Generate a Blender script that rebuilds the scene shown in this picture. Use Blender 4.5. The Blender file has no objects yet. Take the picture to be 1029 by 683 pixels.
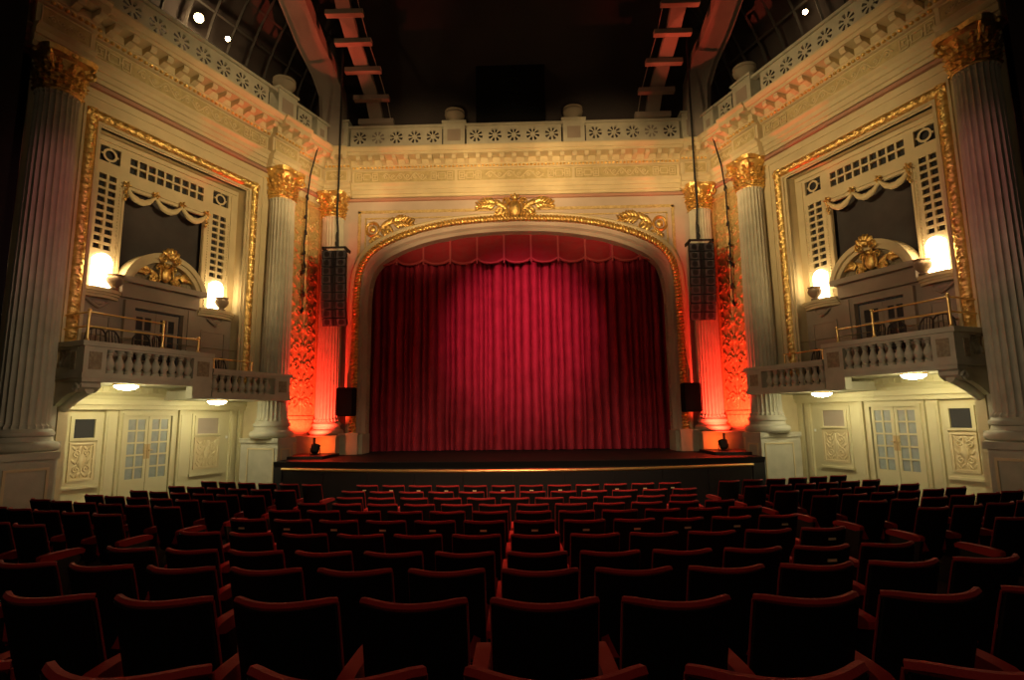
import bpy, bmesh, math, random
from math import sin, cos, pi, sqrt, radians, atan2
from mathutils import Vector, Matrix

random.seed(7)
C = bpy.context.scene.collection
H = 2.45                       # camera height above the floor in front of the stage


# ---------------------------------------------------------------- materials
def mat(name, base, rough=.6, metal=0., bump=None, vary=None, spec=.5, emit=None, kind='noise', sheen=0.):
    m = bpy.data.materials.new(name)
    m.use_nodes = True
    nt = m.node_tree
    b = nt.nodes['Principled BSDF']
    b.inputs['Base Color'].default_value = (*base, 1)
    b.inputs['Roughness'].default_value = rough
    b.inputs['Metallic'].default_value = metal
    b.inputs['Specular IOR Level'].default_value = spec
    if sheen:
        b.inputs['Sheen Weight'].default_value = sheen
        b.inputs['Sheen Roughness'].default_value = .4
        b.inputs['Sheen Tint'].default_value = (1, .5, .5, 1)
    tc = nt.nodes.new('ShaderNodeTexCoord')
    if vary:
        col2, scale, lo, hi = vary
        n = nt.nodes.new('ShaderNodeTexNoise' if kind == 'noise' else 'ShaderNodeTexVoronoi')
        n.inputs['Scale'].default_value = scale
        if kind == 'noise':
            n.inputs['Detail'].default_value = 5
        r = nt.nodes.new('ShaderNodeValToRGB')
        r.color_ramp.elements[0].position = lo
        r.color_ramp.elements[0].color = (*base, 1)
        r.color_ramp.elements[1].position = hi
        r.color_ramp.elements[1].color = (*col2, 1)
        nt.links.new(tc.outputs['Object'], n.inputs['Vector'])
        nt.links.new(n.outputs[0], r.inputs['Fac'])
        nt.links.new(r.outputs['Color'], b.inputs['Base Color'])
    if bump:
        sc, st = bump
        n2 = nt.nodes.new('ShaderNodeTexNoise')
        n2.inputs['Scale'].default_value = sc
        n2.inputs['Detail'].default_value = 4
        bp = nt.nodes.new('ShaderNodeBump')
        bp.inputs['Strength'].default_value = st
        bp.inputs['Distance'].default_value = .02
        nt.links.new(tc.outputs['Object'], n2.inputs['Vector'])
        nt.links.new(n2.outputs[0], bp.inputs['Height'])
        nt.links.new(bp.outputs['Normal'], b.inputs['Normal'])
    if emit:
        b.inputs['Emission Color'].default_value = (*emit[0], 1)
        b.inputs['Emission Strength'].default_value = emit[1]
    return m


M = dict(
    plaster=mat('cream plaster', (.66, .55, .33), .75, bump=(30, .08), vary=((.54, .44, .26), 1.6, .35, .75)),
    taupe=mat('taupe plaster', (.36, .29, .225), .75, bump=(30, .08), vary=((.29, .23, .18), 1.3, .35, .75)),  # taupe, darkened further for the shade below the box ledges
    mauve=mat('mauve grey plaster', (.52, .42, .34), .75, bump=(30, .08), vary=((.44, .35, .28), 1.3, .35, .75)),
    reliefbrown=mat('brown relief panel', (.24, .19, .12), .8, bump=(22, .8), vary=((.34, .28, .18), 14, .4, .65)),
    stone=mat('painted stone grey cream', (.50, .47, .36), .7, bump=(25, .1), vary=((.40, .37, .28), 3., .35, .75)),
    frieze=mat('ochre frieze ground', (.44, .345, .16), .75, bump=(40, .15), vary=((.56, .45, .22), 7, .4, .7)),
    friezelight=mat('pale frieze relief', (.66, .54, .31), .7, bump=(40, .1)),
    rose=mat('rose brown paint', (.42, .22, .15), .7),
    gold=mat('gold leaf', (.90, .62, .22), .34, .88, bump=(50, .5), vary=((.52, .30, .08), 11, .45, .8)),
    goldpaint=mat('dull gold paint', (.66, .50, .22), .5, .35, bump=(60, .4), vary=((.46, .32, .12), 12, .35, .7)),
    brass=mat('polished brass', (.88, .62, .24), .34, .9),
    plate=mat('pale brass number plate', (.85, .72, .42), .5, .2),
    cloth=mat('dark grille cloth', (.040, .034, .034), .9, vary=((.075, .062, .060), .9, .35, .7)),
    shadowbox=mat('dark lattice backing', (.035, .033, .035), .9),
    velvet=mat('crimson stage velvet', (.36, .030, .055), .85, bump=(90, .1), vary=((.27, .020, .038), 2.2, .35, .7), spec=.1),
    velvettrim=mat('crimson braid trim', (.40, .05, .055), .7, bump=(120, .3)),
    valance=mat('crimson valance velvet', (.22, .020, .024), .8, bump=(14, .25), vary=((.25, .010, .016), 5, .35, .7), spec=.2),
    seatred=mat('red seat velvet', (.42, .022, .022), .75, bump=(120, .15), spec=.25, sheen=.3),
    seatback=mat('black seat shell', (.010, .008, .008), .75, bump=(200, .15), spec=.15),
    iron=mat('black cast iron', (.012, .011, .011), .6),
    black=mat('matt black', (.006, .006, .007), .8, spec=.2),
    blackpaint=mat('black painted board', (.012, .010, .011), .55, bump=(40, .1), spec=.3),
    stage=mat('dark stage boards', (.009, .008, .008), .6, bump=(12, .15), vary=((.014, .011, .010), 4, .4, .7), spec=.2),
    carpet=mat('dark red carpet', (.020, .006, .006), .95, bump=(160, .3)),
    ceiling=mat('dark ceiling', (.045, .036, .036), .9, vary=((.065, .050, .048), .4, .35, .7)),
    lattice=mat('dim ceiling lattice', (.045, .040, .038), .9),
    rib=mat('grey ceiling rib', (.30, .25, .21), .85, vary=((.24, .20, .17), 1.2, .4, .7)),
    glass=mat('frosted pane', (.34, .38, .36), .25, vary=((.26, .30, .29), 6, .35, .7)),
    door=mat('pale door paint', (.62, .55, .33), .6, bump=(30, .05)),
    nicheglow=mat('glowing niche panel', (1, .9, .7), .5, emit=((1, .80, .48), 9)),
    dome=mat('glowing ceiling dome', (1, 1, .9), .5, emit=((1, .96, .70), 30)),
    spot=mat('glowing spot lens', (1, .9, .7), .5, emit=((1, .74, .40), 40)),
    redlens=mat('red flood lens', (.5, .02, .01), .3, emit=((1, .05, .02), 6)),
    speaker=mat('speaker cabinet black', (.014, .013, .016), .55, bump=(60, .1)),
    mesh=mat('speaker grille', (.055, .05, .06), .5, .3, bump=(300, .6)),
    cone=mat('speaker cone', (.012, .011, .013), .4),
    cable=mat('black cable', (.008, .008, .008), .7),
    wood=mat('dark bentwood', (.030, .016, .010), .4),
    handle=mat('tan handle plate', (.50, .36, .17), .6, .2),
    white=mat('white plastic', (.75, .75, .70), .4),
    urn=mat('brown terracotta', (.28, .20, .13), .7, bump=(30, .2)),  # one even brown tone
    paraurn=mat('taupe stone urn', (.30, .25, .18), .8, bump=(20, .3)),  # one even dark tone with bumps
)


# ---------------------------------------------------------------- mesh builder
def front_xf(x, y, z):
    return Vector((x, y, z + H))


WT = (-.3750, .9270)
WN = (-.9270, -.3750)


def wall_xf(s):
    """u along the splayed side wall towards the stage, n towards the house, z up; s=-1 left, +1 right"""
    def f(u, n, z):
        return Vector((s * (14.698 + u * WT[0] + n * WN[0]), u * WT[1] + n * WN[1], z + H))
    return f


class MB:
    def __init__(self, xf=front_xf):
        self.xf, self.v, self.f = xf, [], []

    def vert(self, a, b, c):
        self.v.append(self.xf(a, b, c))
        return len(self.v) - 1

    def face(self, *i):
        self.f.append(tuple(i))

    def box(self, a0, a1, b0, b1, c0, c1):
        i = [self.vert(a, b, c) for c in (c0, c1) for b in (b0, b1) for a in (a0, a1)]
        for q in ((0, 2, 3, 1), (4, 5, 7, 6), (0, 1, 5, 4), (2, 6, 7, 3), (0, 4, 6, 2), (1, 3, 7, 5)):
            self.face(*[i[k] for k in q])
        return self

    def bevbox(self, a0, a1, b0, b1, c0, c1, r=.02):
        """box whose upper and outer edges are chamfered in plan"""
        pts = [(a0 + r, b0), (a1 - r, b0), (a1, b0 + r), (a1, b1 - r), (a1 - r, b1), (a0 + r, b1), (a0, b1 - r), (a0, b0 + r)]
        rings = []
        for c, k in ((c0 + r, 0), (c1 - r, 0)):
            rings.append([self.vert(p[0], p[1], c) for p in pts])
        ca, cb = (a0 + a1) / 2, (b0 + b1) / 2
        def inset(p):
            return (p[0] + (r if p[0] < ca else -r), p[1] + (r if p[1] < cb else -r))
        rings.insert(0, [self.vert(*inset(p), c0) for p in pts])
        rings.append([self.vert(*inset(p), c1) for p in pts])
        for k in range(3):
            for j in range(8):
                self.face(rings[k][j], rings[k][(j + 1) % 8], rings[k + 1][(j + 1) % 8], rings[k + 1][j])
        self.face(*rings[0][::-1])
        self.face(*rings[3])
        return self

    def prism(self, prof, a0, a1, axis=0, caps=True, closed=True):
        """closed profile of (b, c) pairs swept along the first axis (axis=0) or the second (axis=1)"""
        def put(a, p):
            return self.vert(a, p[0], p[1]) if axis == 0 else self.vert(p[0], a, p[1]) if axis == 1 else self.vert(p[0], p[1], a)
        r0 = [put(a0, p) for p in prof]
        r1 = [put(a1, p) for p in prof]
        n = len(prof)
        for i in range(n if closed else n - 1):
            self.face(r0[i], r0[(i + 1) % n], r1[(i + 1) % n], r1[i])
        if caps and closed:
            self.face(*r0[::-1])
            self.face(*r1)
        return self

    def grid(self, fn, nu, nv, wrap=False):
        ids = [[self.vert(*fn(i / nu, j / nv)) for j in range(nv + 1)] for i in range(nu + (0 if wrap else 1))]
        for i in range(nu):
            i2 = (i + 1) % len(ids)
            for j in range(nv):
                self.face(ids[i][j], ids[i2][j], ids[i2][j + 1], ids[i][j + 1])
        return ids

    def lathe(self, prof, a, b, seg=24, flute=None, cap=True, squash=1.):
        """profile of (radius, z) turned about the upright through (a, b); flute = (count, depth)"""
        rings = []
        for r, z in prof:
            ring = []
            for k in range(seg):
                t = 2 * pi * k / seg
                rr = r
                if flute:
                    rr = r - flute[1] * max(0., sin((t * flute[0]) % (2 * pi) / 2.)) ** .7 * (1 if r > .05 else 0)
                ring.append(self.vert(a + rr * cos(t), b + rr * sin(t) * squash, z))
            rings.append(ring)
        for p in range(len(rings) - 1):
            for k in range(seg):
                k2 = (k + 1) % seg
                self.face(rings[p][k], rings[p][k2], rings[p + 1][k2], rings[p + 1][k])
        if cap:
            self.face(*rings[0][::-1])
            self.face(*rings[-1])
        return self

    def tube(self, pts, r, seg=6, cap=True, radii=None):
        pts = [Vector(p) for p in pts]
        rings = []
        up = None
        for i, p in enumerate(pts):
            d = (pts[min(i + 1, len(pts) - 1)] - pts[max(i - 1, 0)])
            if d.length < 1e-9:
                d = Vector((0, 0, 1))
            d.normalize()
            if up is None:
                up = Vector((0, 0, 1)) if abs(d.z) < .9 else Vector((1, 0, 0))
            x = d.cross(up)
            if x.length < 1e-6:
                x = d.orthogonal()
            x.normalize()
            y = x.cross(d).normalized()
            up = y
            rr = radii[i] if radii else r
            rings.append([self.vert(*(p + rr * (cos(2 * pi * k / seg) * x + sin(2 * pi * k / seg) * y))) for k in range(seg)])
        for p in range(len(rings) - 1):
            for k in range(seg):
                k2 = (k + 1) % seg
                self.face(rings[p][k], rings[p][k2], rings[p + 1][k2], rings[p + 1][k])
        if cap:
            self.face(*rings[0][::-1])
            self.face(*rings[-1])
        return self

    def blob(self, a, b, c, ra, rb, rc, rot=0., seg=8, rows=5, plane='ac'):
        """flattened ellipsoid; rot turns it in the (first, third) plane"""
        cr, sr = cos(rot), sin(rot)
        rings = []
        for j in range(1, rows):
            ph = pi * j / rows
            ring = []
            for k in range(seg):
                t = 2 * pi * k / seg
                x, y, z = ra * cos(ph), rb * sin(ph) * cos(t), rc * sin(ph) * sin(t)
                ring.append(self.vert(a + x * cr - z * sr, b + y, c + x * sr + z * cr))
            rings.append(ring)
        p0 = self.vert(a + ra * cr, b, c + ra * sr)
        p1 = self.vert(a - ra * cr, b, c - ra * sr)
        for k in range(seg):
            self.face(p0, rings[0][k], rings[0][(k + 1) % seg])
            self.face(p1, rings[-1][(k + 1) % seg], rings[-1][k])
        for j in range(len(rings) - 1):
            for k in range(seg):
                k2 = (k + 1) % seg
                self.face(rings[j][k], rings[j + 1][k], rings[j + 1][k2], rings[j][k2])
        return self

    def plate(self, a0, a1, c0, c1, holes, bf, bb):
        """upright plate with rectangular holes, front at b=bf, hole walls back to b=bb; one welded mesh"""
        us = sorted({a0, a1, *[x for h in holes for x in h[:2]]})
        zs = sorted({c0, c1, *[x for h in holes for x in h[2:]]})
        ids = {}
        def g(a, b, c):
            k = (round(a, 5), round(b, 5), round(c, 5))
            if k not in ids:
                ids[k] = self.vert(a, b, c)
            return ids[k]
        def solid(i, j):
            if i < 0 or j < 0 or i >= len(us) - 1 or j >= len(zs) - 1:
                return False
            a, c = (us[i] + us[i + 1]) / 2, (zs[j] + zs[j + 1]) / 2
            return not any(h[0] < a < h[1] and h[2] < c < h[3] for h in holes)
        for i in range(len(us) - 1):
            for j in range(len(zs) - 1):
                if not solid(i, j):
                    continue
                a, b, c, d = us[i], us[i + 1], zs[j], zs[j + 1]
                self.face(g(a, bf, c), g(b, bf, c), g(b, bf, d), g(a, bf, d))
                self.face(g(a, bb, c), g(a, bb, d), g(b, bb, d), g(b, bb, c))
                if not solid(i - 1, j):
                    self.face(g(a, bf, c), g(a, bf, d), g(a, bb, d), g(a, bb, c))
                if not solid(i + 1, j):
                    self.face(g(b, bf, c), g(b, bb, c), g(b, bb, d), g(b, bf, d))
                if not solid(i, j - 1):
                    self.face(g(a, bf, c), g(a, bb, c), g(b, bb, c), g(b, bf, c))
                if not solid(i, j + 1):
                    self.face(g(a, bf, d), g(b, bf, d), g(b, bb, d), g(a, bb, d))
        return self

    def build(self, name, m, parent=None, smooth=None, kind=None, label=None, cat=None, group=None, loc=None, recalc=True):
        if parent is not None:
            base = Vector(parent['_loc']) if '_loc' in parent else Vector(parent.location)
        elif loc is not None:
            base = Vector(loc)
        else:
            xs = [p.x for p in self.v]; ys = [p.y for p in self.v]; zs = [p.z for p in self.v]
            base = Vector(((min(xs) + max(xs)) / 2, (min(ys) + max(ys)) / 2, min(zs)))
        me = bpy.data.meshes.new(name)
        me.from_pydata([tuple(p - base) for p in self.v], [], self.f)
        if recalc:
            bm = bmesh.new()
            bm.from_mesh(me)
            bmesh.ops.recalc_face_normals(bm, faces=bm.faces)
            bm.to_mesh(me)
            bm.free()
        if smooth:
            for p in me.polygons:
                p.use_smooth = True
            me.set_sharp_from_angle(angle=radians(smooth))
        me.materials.append(m)
        me.update()
        o = bpy.data.objects.new(name, me)
        C.objects.link(o)
        if parent is not None:
            o.parent = parent
            o.location = (0, 0, 0)
            WORLD[o.name] = base
        else:
            o.location = base
        tag(o, label, cat, group, kind)
        return o


WORLD = {}


def tag(o, label=None, cat=None, group=None, kind=None):
    if label: o['label'] = label
    if cat: o['category'] = cat
    if group: o['group'] = group
    if kind: o['kind'] = kind
    return o


def build_sub(mb, name, m, part, smooth=None, label=None):
    """a sub-part: its parent is a part whose own origin is the thing's base"""
    base = WORLD[part.name]
    me = bpy.data.meshes.new(name)
    me.from_pydata([tuple(p - base) for p in mb.v], [], mb.f)
    bm = bmesh.new(); bm.from_mesh(me)
    bmesh.ops.recalc_face_normals(bm, faces=bm.faces)
    bm.to_mesh(me); bm.free()
    if smooth:
        for p in me.polygons: p.use_smooth = True
        me.set_sharp_from_angle(angle=radians(smooth))
    me.materials.append(m)
    o = bpy.data.objects.new(name, me)
    C.objects.link(o)
    o.parent = part
    WORLD[o.name] = base
    if label: o['label'] = label
    return o


def thing(name, label, cat, loc, group=None, rotz=0.):
    o = bpy.data.objects.new(name, None)
    o.empty_display_size = .2
    C.objects.link(o)
    o.location = loc
    o.rotation_euler = (0, 0, rotz)
    return tag(o, label, cat, group, 'thing')


def struct(mb, name, m, smooth=None):
    return mb.build(name, m, smooth=smooth, kind='structure')


# ---------------------------------------------------------------- ornament helpers (local a, b, c: a across, b outwards, c up)
def spiral(a, b, c, r, turns, start, hand, sgn_b=0., n=18, r_end=.12):
    out = []
    for i in range(n + 1):
        t = i / n
        rr = r * (1 - t) + r * r_end * t
        an = start + hand * turns * 2 * pi * t
        out.append((a + rr * cos(an), b + sgn_b * t, c + rr * sin(an)))
    return out


def vine(mb, a0, a1, b, c, amp, period, r, seg=4):
    n = max(1, round((a1 - a0) / period))
    period = (a1 - a0) / n
    pts = []
    N = n * 10
    for i in range(N + 1):
        a = a0 + (a1 - a0) * i / N
        pts.append((a, b, c + amp * sin(2 * pi * (a - a0) / period)))
    mb.tube(pts, r, seg)
    for k in range(2 * n):
        ac = a0 + period * (k + .5) / 2
        s = 1 if k % 2 == 0 else -1
        mb.tube(spiral(ac, b, c - s * amp * .15, amp * .62, 1.1, s * pi / 2, s, n=12), r * .85, seg)
        mb.blob(ac + period * .22, b, c + s * amp * .55, amp * .34, r * 1.6, amp * .16, s * .8, 5, 4)
    return mb


def greek_key(mb, a0, a1, c0, c1, b, d):
    """raised square meander between a0..a1"""
    w = .028
    def bar(x0, x1, z0, z1):
        mb.box(x0, x1, b, b + d, z0, z1)
    Ht = c1 - c0
    L = a1 - a0
    for s in (0, 1):
        x0 = a0 if s == 0 else a1 - L * .27
        x1 = x0 + L * .27
        bar(x0, x1, c0, c0 + w); bar(x0, x1, c1 - w, c1)
        bar(x0, x0 + w, c0, c1); bar(x1 - w, x1, c0, c1)
        bar(x0 + L * .06, x1 - L * .06, c0 + Ht * .25, c0 + Ht * .25 + w)
        bar(x0 + L * .06, x1 - L * .06, c0 + Ht * .65, c0 + Ht * .65 + w)
        bar(x0 + L * .12, x0 + L * .12 + w, c0 + Ht * .25, c1 - Ht * .3)
    bar(a0 + L * .33, a1 - L * .33, c0 + Ht * .12, c0 + Ht * .12 + w)
    bar(a0 + L * .33, a1 - L * .33, c1 - Ht * .12 - w, c1 - Ht * .12)
    bar(a0 + L * .33, a0 + L * .33 + w, c0 + Ht * .12, c1 - Ht * .12)
    bar(a1 - L * .33 - w, a1 - L * .33, c0 + Ht * .12, c1 - Ht * .12)
    bar(a0 + L * .27, a0 + L * .33, c0 + Ht * .45, c0 + Ht * .45 + w)
    bar(a1 - L * .33, a1 - L * .27, c0 + Ht * .45, c0 + Ht * .45 + w)


def relief_bar(mb, p0, p1, across, out, width, depth, step=.10, lobes=2):
    """a carved leaf moulding from p0 to p1: one welded grid; across and out are unit local vectors"""
    p0, p1, across, out = Vector(p0), Vector(p1), Vector(across), Vector(out)
    L = (p1 - p0).length
    n = max(6, int(L / step) * 4)
    def fn(i, j):
        s = i * L
        prof = sin(pi * j) ** .6
        ph = s / (step * 2.2) * 2 * pi
        w = .62 + .38 * abs(sin(ph / 2 + (1.6 if j > .5 else 0) + 2.2 * (j - .5)))
        w *= .82 + .18 * cos(3 * ph + 9 * j)
        p = p0.lerp(p1, i) + across * (width * (j - .5)) + out * (depth * prof * w)
        return (p.x, p.y, p.z)
    mb.grid(fn, n, 8)
    return mb


def leaf(mb, base, across, up, out, w, h, curl, n=6):
    """acanthus leaf that rises and curls outwards"""
    base, across, up, out = Vector(base), Vector(across), Vector(up), Vector(out)
    def fn(i, j):
        t = i
        x = (j - .5) * w * (1 - .62 * t ** 2) * (1 + .30 * sin(t * 17))
        o = curl * t ** 2.2 + .055 * (1 - abs(2 * j - 1)) * (1 - .5 * t) + .02 * sin(t * 17)
        z = h * (t - .26 * max(0, t - .7) / .3)
        p = base + across * x + up * z + out * o
        return (p.x, p.y, p.z)
    mb.grid(fn, n + 5, 4)


def shell_crest(mb, a, b, c, s):
    """shield with scrolls, side leaves and a top shell; s scales it"""
    mb.blob(a, b + .05 * s, c, .20 * s, .12 * s, .30 * s, 0, 12, 8)
    for k in (-1, 1):
        mb.tube(spiral(a + k * .26 * s, b + .06 * s, c + .22 * s, .13 * s, 1.3, pi / 2 if k > 0 else pi / 2, -k, n=16), .032 * s, 6)
        mb.tube(spiral(a + k * .25 * s, b + .06 * s, c - .22 * s, .12 * s, 1.3, -pi / 2, k, n=16), .03 * s, 6)
        mb.tube([(a + k * (.22 + .03 * sin(t * pi)) * s, b + .1 * s, c + (-.25 + .5 * t) * s) for t in [i / 8 for i in range(9)]], .035 * s, 6)
    for k in range(-2, 3):
        mb.blob(a + .09 * k * s, b + .07 * s, c + (.40 - .03 * k * k) * s, .10 * s, .06 * s, .045 * s, pi / 2 - .32 * k, 7, 5)
    mb.blob(a, b + .1 * s, c + .33 * s, .08 * s, .08 * s, .08 * s)


def wing(mb, a, b, c, s, hand):
    """spray of acanthus leaves and berries running sideways from (a, c)"""
    pts = [(a + hand * s * (.08 + .92 * t), b + .03, c + s * (.16 * sin(t * 3.4) - .02 + .14 * t)) for t in [i / 10 for i in range(11)]]
    mb.tube(pts, .03 * s, 5, radii=[.05 * s * (1 - .7 * i / 10) for i in range(11)])
    for k in range(9):
        t = (k + .6) / 9
        p = pts[min(10, int(t * 10))]
        for q in (-1, 1):
            ang = (q * (1.0 - .3 * t))
            an = ang if hand > 0 else pi - ang
            l = s * (.19 - .07 * t)
            mb.blob(p[0] + cos(an) * l * .7, b + .05, p[2] + sin(an) * l * .7, l, .05 * s, l * .36, an, 6, 5)
    mb.tube(spiral(a + hand * .35 * s, b + .07, c - .10 * s, .15 * s, 1.4, pi / 2, hand, n=16), .028 * s, 5)
    mb.blob(pts[-1][0], b + .05, pts[-1][2], .08 * s, .05 * s, .05 * s, 0, 6, 5)


def corinthian(mb, a, b, z0, z1, r, seg=24):
    """bell, two rings of acanthus leaves, corner volutes and a hollow-sided abacus"""
    h = z1 - z0
    mb.lathe([(r * 1.06, z0), (r * 1.10, z0 + .03), (r * .98, z0 + .06), (r * 1.0, z0 + .4 * h), (r * 1.18, z0 + .8 * h), (r * 1.35, z0 + .88 * h)], a, b, seg)
    for (zz, hh, cu, off, ww, nl) in ((z0 + .04, .34 * h, .26 * r, 0, .46 * r, 12), (z0 + .20 * h, .36 * h, .36 * r, .5, .46 * r, 12), (z0 + .42 * h, .40 * h, .46 * r, 0, .40 * r, 12)):
        for k in range(nl):
            t = 2 * pi * (k + off) / nl
            o = Vector((cos(t), sin(t), 0))
            ac = Vector((-sin(t), cos(t), 0))
            leaf(mb, Vector((a, b, zz)) + o * r * (1.02 + .12 * (zz - z0) / h), ac, (0, 0, 1), o, ww, hh, cu)
    for k in range(4):
        t = pi / 4 + pi / 2 * k
        o = Vector((cos(t), sin(t)))
        R = r * 1.42
        pts = []
        for i in range(15):
            q = i / 14
            an = pi / 2 + 2.6 * pi * q
            rr = .17 * h * (1 - .75 * q)
            d = R - .1 * r + rr * cos(an) + .12 * h * (1 - q)
            pts.append((a + o.x * d, b + o.y * d, z0 + .70 * h + rr * sin(an)))
        mb.tube([(a + o.x * r * .95, b + o.y * r * .95, z0 + .45 * h)] + pts, .05 * r * 2, 5)
        t2 = pi / 2 * k
        mb.blob(a + cos(t2) * r * 1.3, b + sin(t2) * r * 1.3, z0 + .93 * h, .10 * r * 1.6, .10 * r * 1.6, .10 * r * 1.6)
    ring = []
    for k in range(32):
        t = 2 * pi * k / 32
        d = r * (1.25 + .42 * abs(sin(2 * t)) ** 2.2)
        ring.append((a + d * cos(t), b + d * sin(t)))
    lo = [mb.vert(x, y, z0 + .88 * h) for x, y in ring]
    hi = [mb.vert(a + (x - a) * 1.06, b + (y - b) * 1.06, z1) for x, y in ring]
    for k in range(32):
        mb.face(lo[k], lo[(k + 1) % 32], hi[(k + 1) % 32], hi[k])
    mb.face(*lo[::-1]); mb.face(*hi)


def shaft_profile(r0, r1, z0, z1, n=14):
    out = [(r0 * 1.10, z0), (r0 * 1.10, z0 + .05), (r0, z0 + .10)]
    for i in range(1, n):
        t = i / n
        out.append((r0 + (r1 - r0) * t ** 1.5, z0 + .10 + (z1 - z0 - .2) * t))
    out += [(r1, z1 - .08), (r1 * 1.07, z1 - .05), (r1 * 1.07, z1)]
    return out


def column(xf, a, b, zped, zbase, zshaft, ztop, zcap, r0, r1, label, pedestal=None, flutes=24):
    t = thing('fluted_column', label, 'column', xf(a, b, zped), 'Corinthian columns')
    if pedestal:
        a0, a1, b0, b1 = pedestal
        m = MB(xf)
        m.box(a0, a1, b0, b1, zped, zbase - .14)
        m.box(a0 - .05, a1 + .05, b0, b1 + .05, zbase - .14, zbase)
        m.box(a0 - .05, a1 + .05, b0, b1 + .05, zped, zped + .22)
        p = m.build('pedestal', M['stone'], t)
        q = MB(xf)
        q.plate(a0 + .1, a1 - .1, zped + .4, zbase - .3, [(a0 + .15, a1 - .15, zped + .45, zbase - .35)], b1 + .025, b1)
        for (x0, x1) in ((a0 - .025, a0),):
            ids = [(b0 + .25, b1 - .12)]
            q.box(x0, x1, b0 + .3, b0 + .34, zped + .4, zbase - .3)
            q.box(x0, x1, b1 - .16, b1 - .12, zped + .4, zbase - .3)
            q.box(x0, x1, b0 + .3, b1 - .12, zped + .4, zped + .44)
            q.box(x0, x1, b0 + .3, b1 - .12, zbase - .34, zbase - .3)
        build_sub(q, 'panel_moulding', M['plaster'], p)
    m = MB(xf)
    hb = zshaft - zbase
    prof = [(r0 * 1.42, zbase)]
    for i in range(7):
        an = -pi / 2 + pi * i / 6
        prof.append((r0 * 1.28 + .16 * r0 * cos(an), zbase + hb * (.22 + .20 * sin(an))))
    prof += [(r0 * 1.18, zbase + hb * .46), (r0 * 1.13, zbase + hb * .62)]
    for i in range(5):
        an = -pi / 2 + pi * i / 4
        prof.append((r0 * 1.12 + .10 * r0 * cos(an), zbase + hb * (.78 + .13 * sin(an))))
    prof += [(r0 * 1.08, zshaft)]
    m.lathe(prof, a, b, 48)
    m.build('base', M['stone'], t, 40)
    m = MB(xf)
    m.lathe(shaft_profile(r0, r1, zshaft, ztop), a, b, flutes * 8, flute=(flutes, .055 * r0 * 1.5))
    m.build('shaft', M['stone'], t, 35)
    m = MB(xf)
    corinthian(m, a, b, ztop, zcap, r1)
    m.build('capital', M['gold'], t, 30, label='gilded Corinthian capital')
    return t


def urn_prof(s, z):
    return [(.24 * s, z), (.25 * s, z + .05 * s), (.16 * s, z + .08 * s), (.20 * s, z + .13 * s), (.34 * s, z + .22 * s), (.37 * s, z + .32 * s), (.33 * s, z + .39 * s), (.36 * s, z + .42 * s), (.36 * s, z + .45 * s), (.26 * s, z + .50 * s), (.10 * s, z + .53 * s), (.02 * s, z + .54 * s)]


BAL = [(.085, 0), (.085, .07), (.045, .09), (.06, .13), (.095, .22), (.10, .28), (.07, .36), (.045, .43), (.04, .49), (.06, .52), (.045, .55), (.075, .58), (.075, .62)]


# =====================================================================================================
#  FLOOR, STAGE, CEILING
# =====================================================================================================
ROWZ = [-1.56, -1.695, -1.83, -1.96, -2.03, -2.08, -2.14, -2.20, -2.25, -2.28, -2.29]
ROWY = [1.46 + .97 * k for k in range(11)]
RC, XC = 20.0, .12


def sag(x):
    d = min(abs(x - XC), 12.0)
    return RC - sqrt(RC * RC - d * d)


def floor_z(x, y):
    yc = y - sag(x)
    if yc <= ROWY[0]:
        return ROWZ[0] + (ROWY[0] - max(yc, -2)) * .155
    if yc >= ROWY[-1]:
        return max(-2.37, ROWZ[-1] - (yc - ROWY[-1]) * .04)
    i = int((yc - ROWY[0]) / .97)
    i = min(i, 9)
    t = (yc - ROWY[i]) / .97
    return ROWZ[i] * (1 - t) + ROWZ[i + 1] * t


m = MB()
m.grid(lambda i, j: (-13.5 + 27 * i, -2 + 19 * j, floor_z(-13.5 + 27 * i, -2 + 19 * j)), 54, 76)
struct(m, 'floor', M['carpet'], 30)

ZS = -1.22                     # stage level
def stage_edge(x):
    return 15.2 + .016 * x * x
m = MB()
N = 24
xs = [-7.0 + 14.0 * i / N for i in range(N + 1)]
m.grid(lambda i, j: (-7.0 + 14 * i, stage_edge(-7 + 14 * i) + (21.5 - stage_edge(-7 + 14 * i)) * j, ZS), N, 6)
struct(m, 'floor_stage', M['stage'])
m = MB()
m.grid(lambda i, j: (-7.0 + 14 * i, stage_edge(-7 + 14 * i) - .06 * (j > .9), -2.5 + (2.5 + ZS) * j), N, 8)
struct(m, 'wall_stage_front', M['blackpaint'])

# dark house ceiling and the void over the parapets
m = MB()
m.box(-16, 16, -2, 21, 17.0, 17.3)
struct(m, 'ceiling', M['ceiling'])
m = MB()
m.grid(lambda i, j: (-15 + 30 * i, 20.4 - 3.4 * max(0, sin(j * pi / 2 - .35)) ** 2, 9.0 + 8.2 * j), 10, 14)
struct(m, 'wall_above_arch', M['ceiling'], 60)
m = MB()
m.box(-1.45, 1.2, 19.6, 20.0, 9.6, 14.7)
struct(m, 'trim_1', M['black'])

# =====================================================================================================
#  SIDE WALLS (mirrored left and right)
# =====================================================================================================
ENT = [(-.3, 8.0), (.10, 8.0), (.10, 8.10), (.14, 8.12), (.14, 8.26), (.18, 8.28), (.18, 8.40), (.27, 8.47), (.27, 8.51), (.12, 8.53),
       (.12, 9.00), (.20, 9.02), (.27, 9.11), (.27, 9.14), (.30, 9.16), (.30, 9.34), (.70, 9.36), (.70, 9.46), (.75, 9.47), (.83, 9.57), (.83, 9.62), (.3, 9.66), (-.3, 9.66)]


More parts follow.
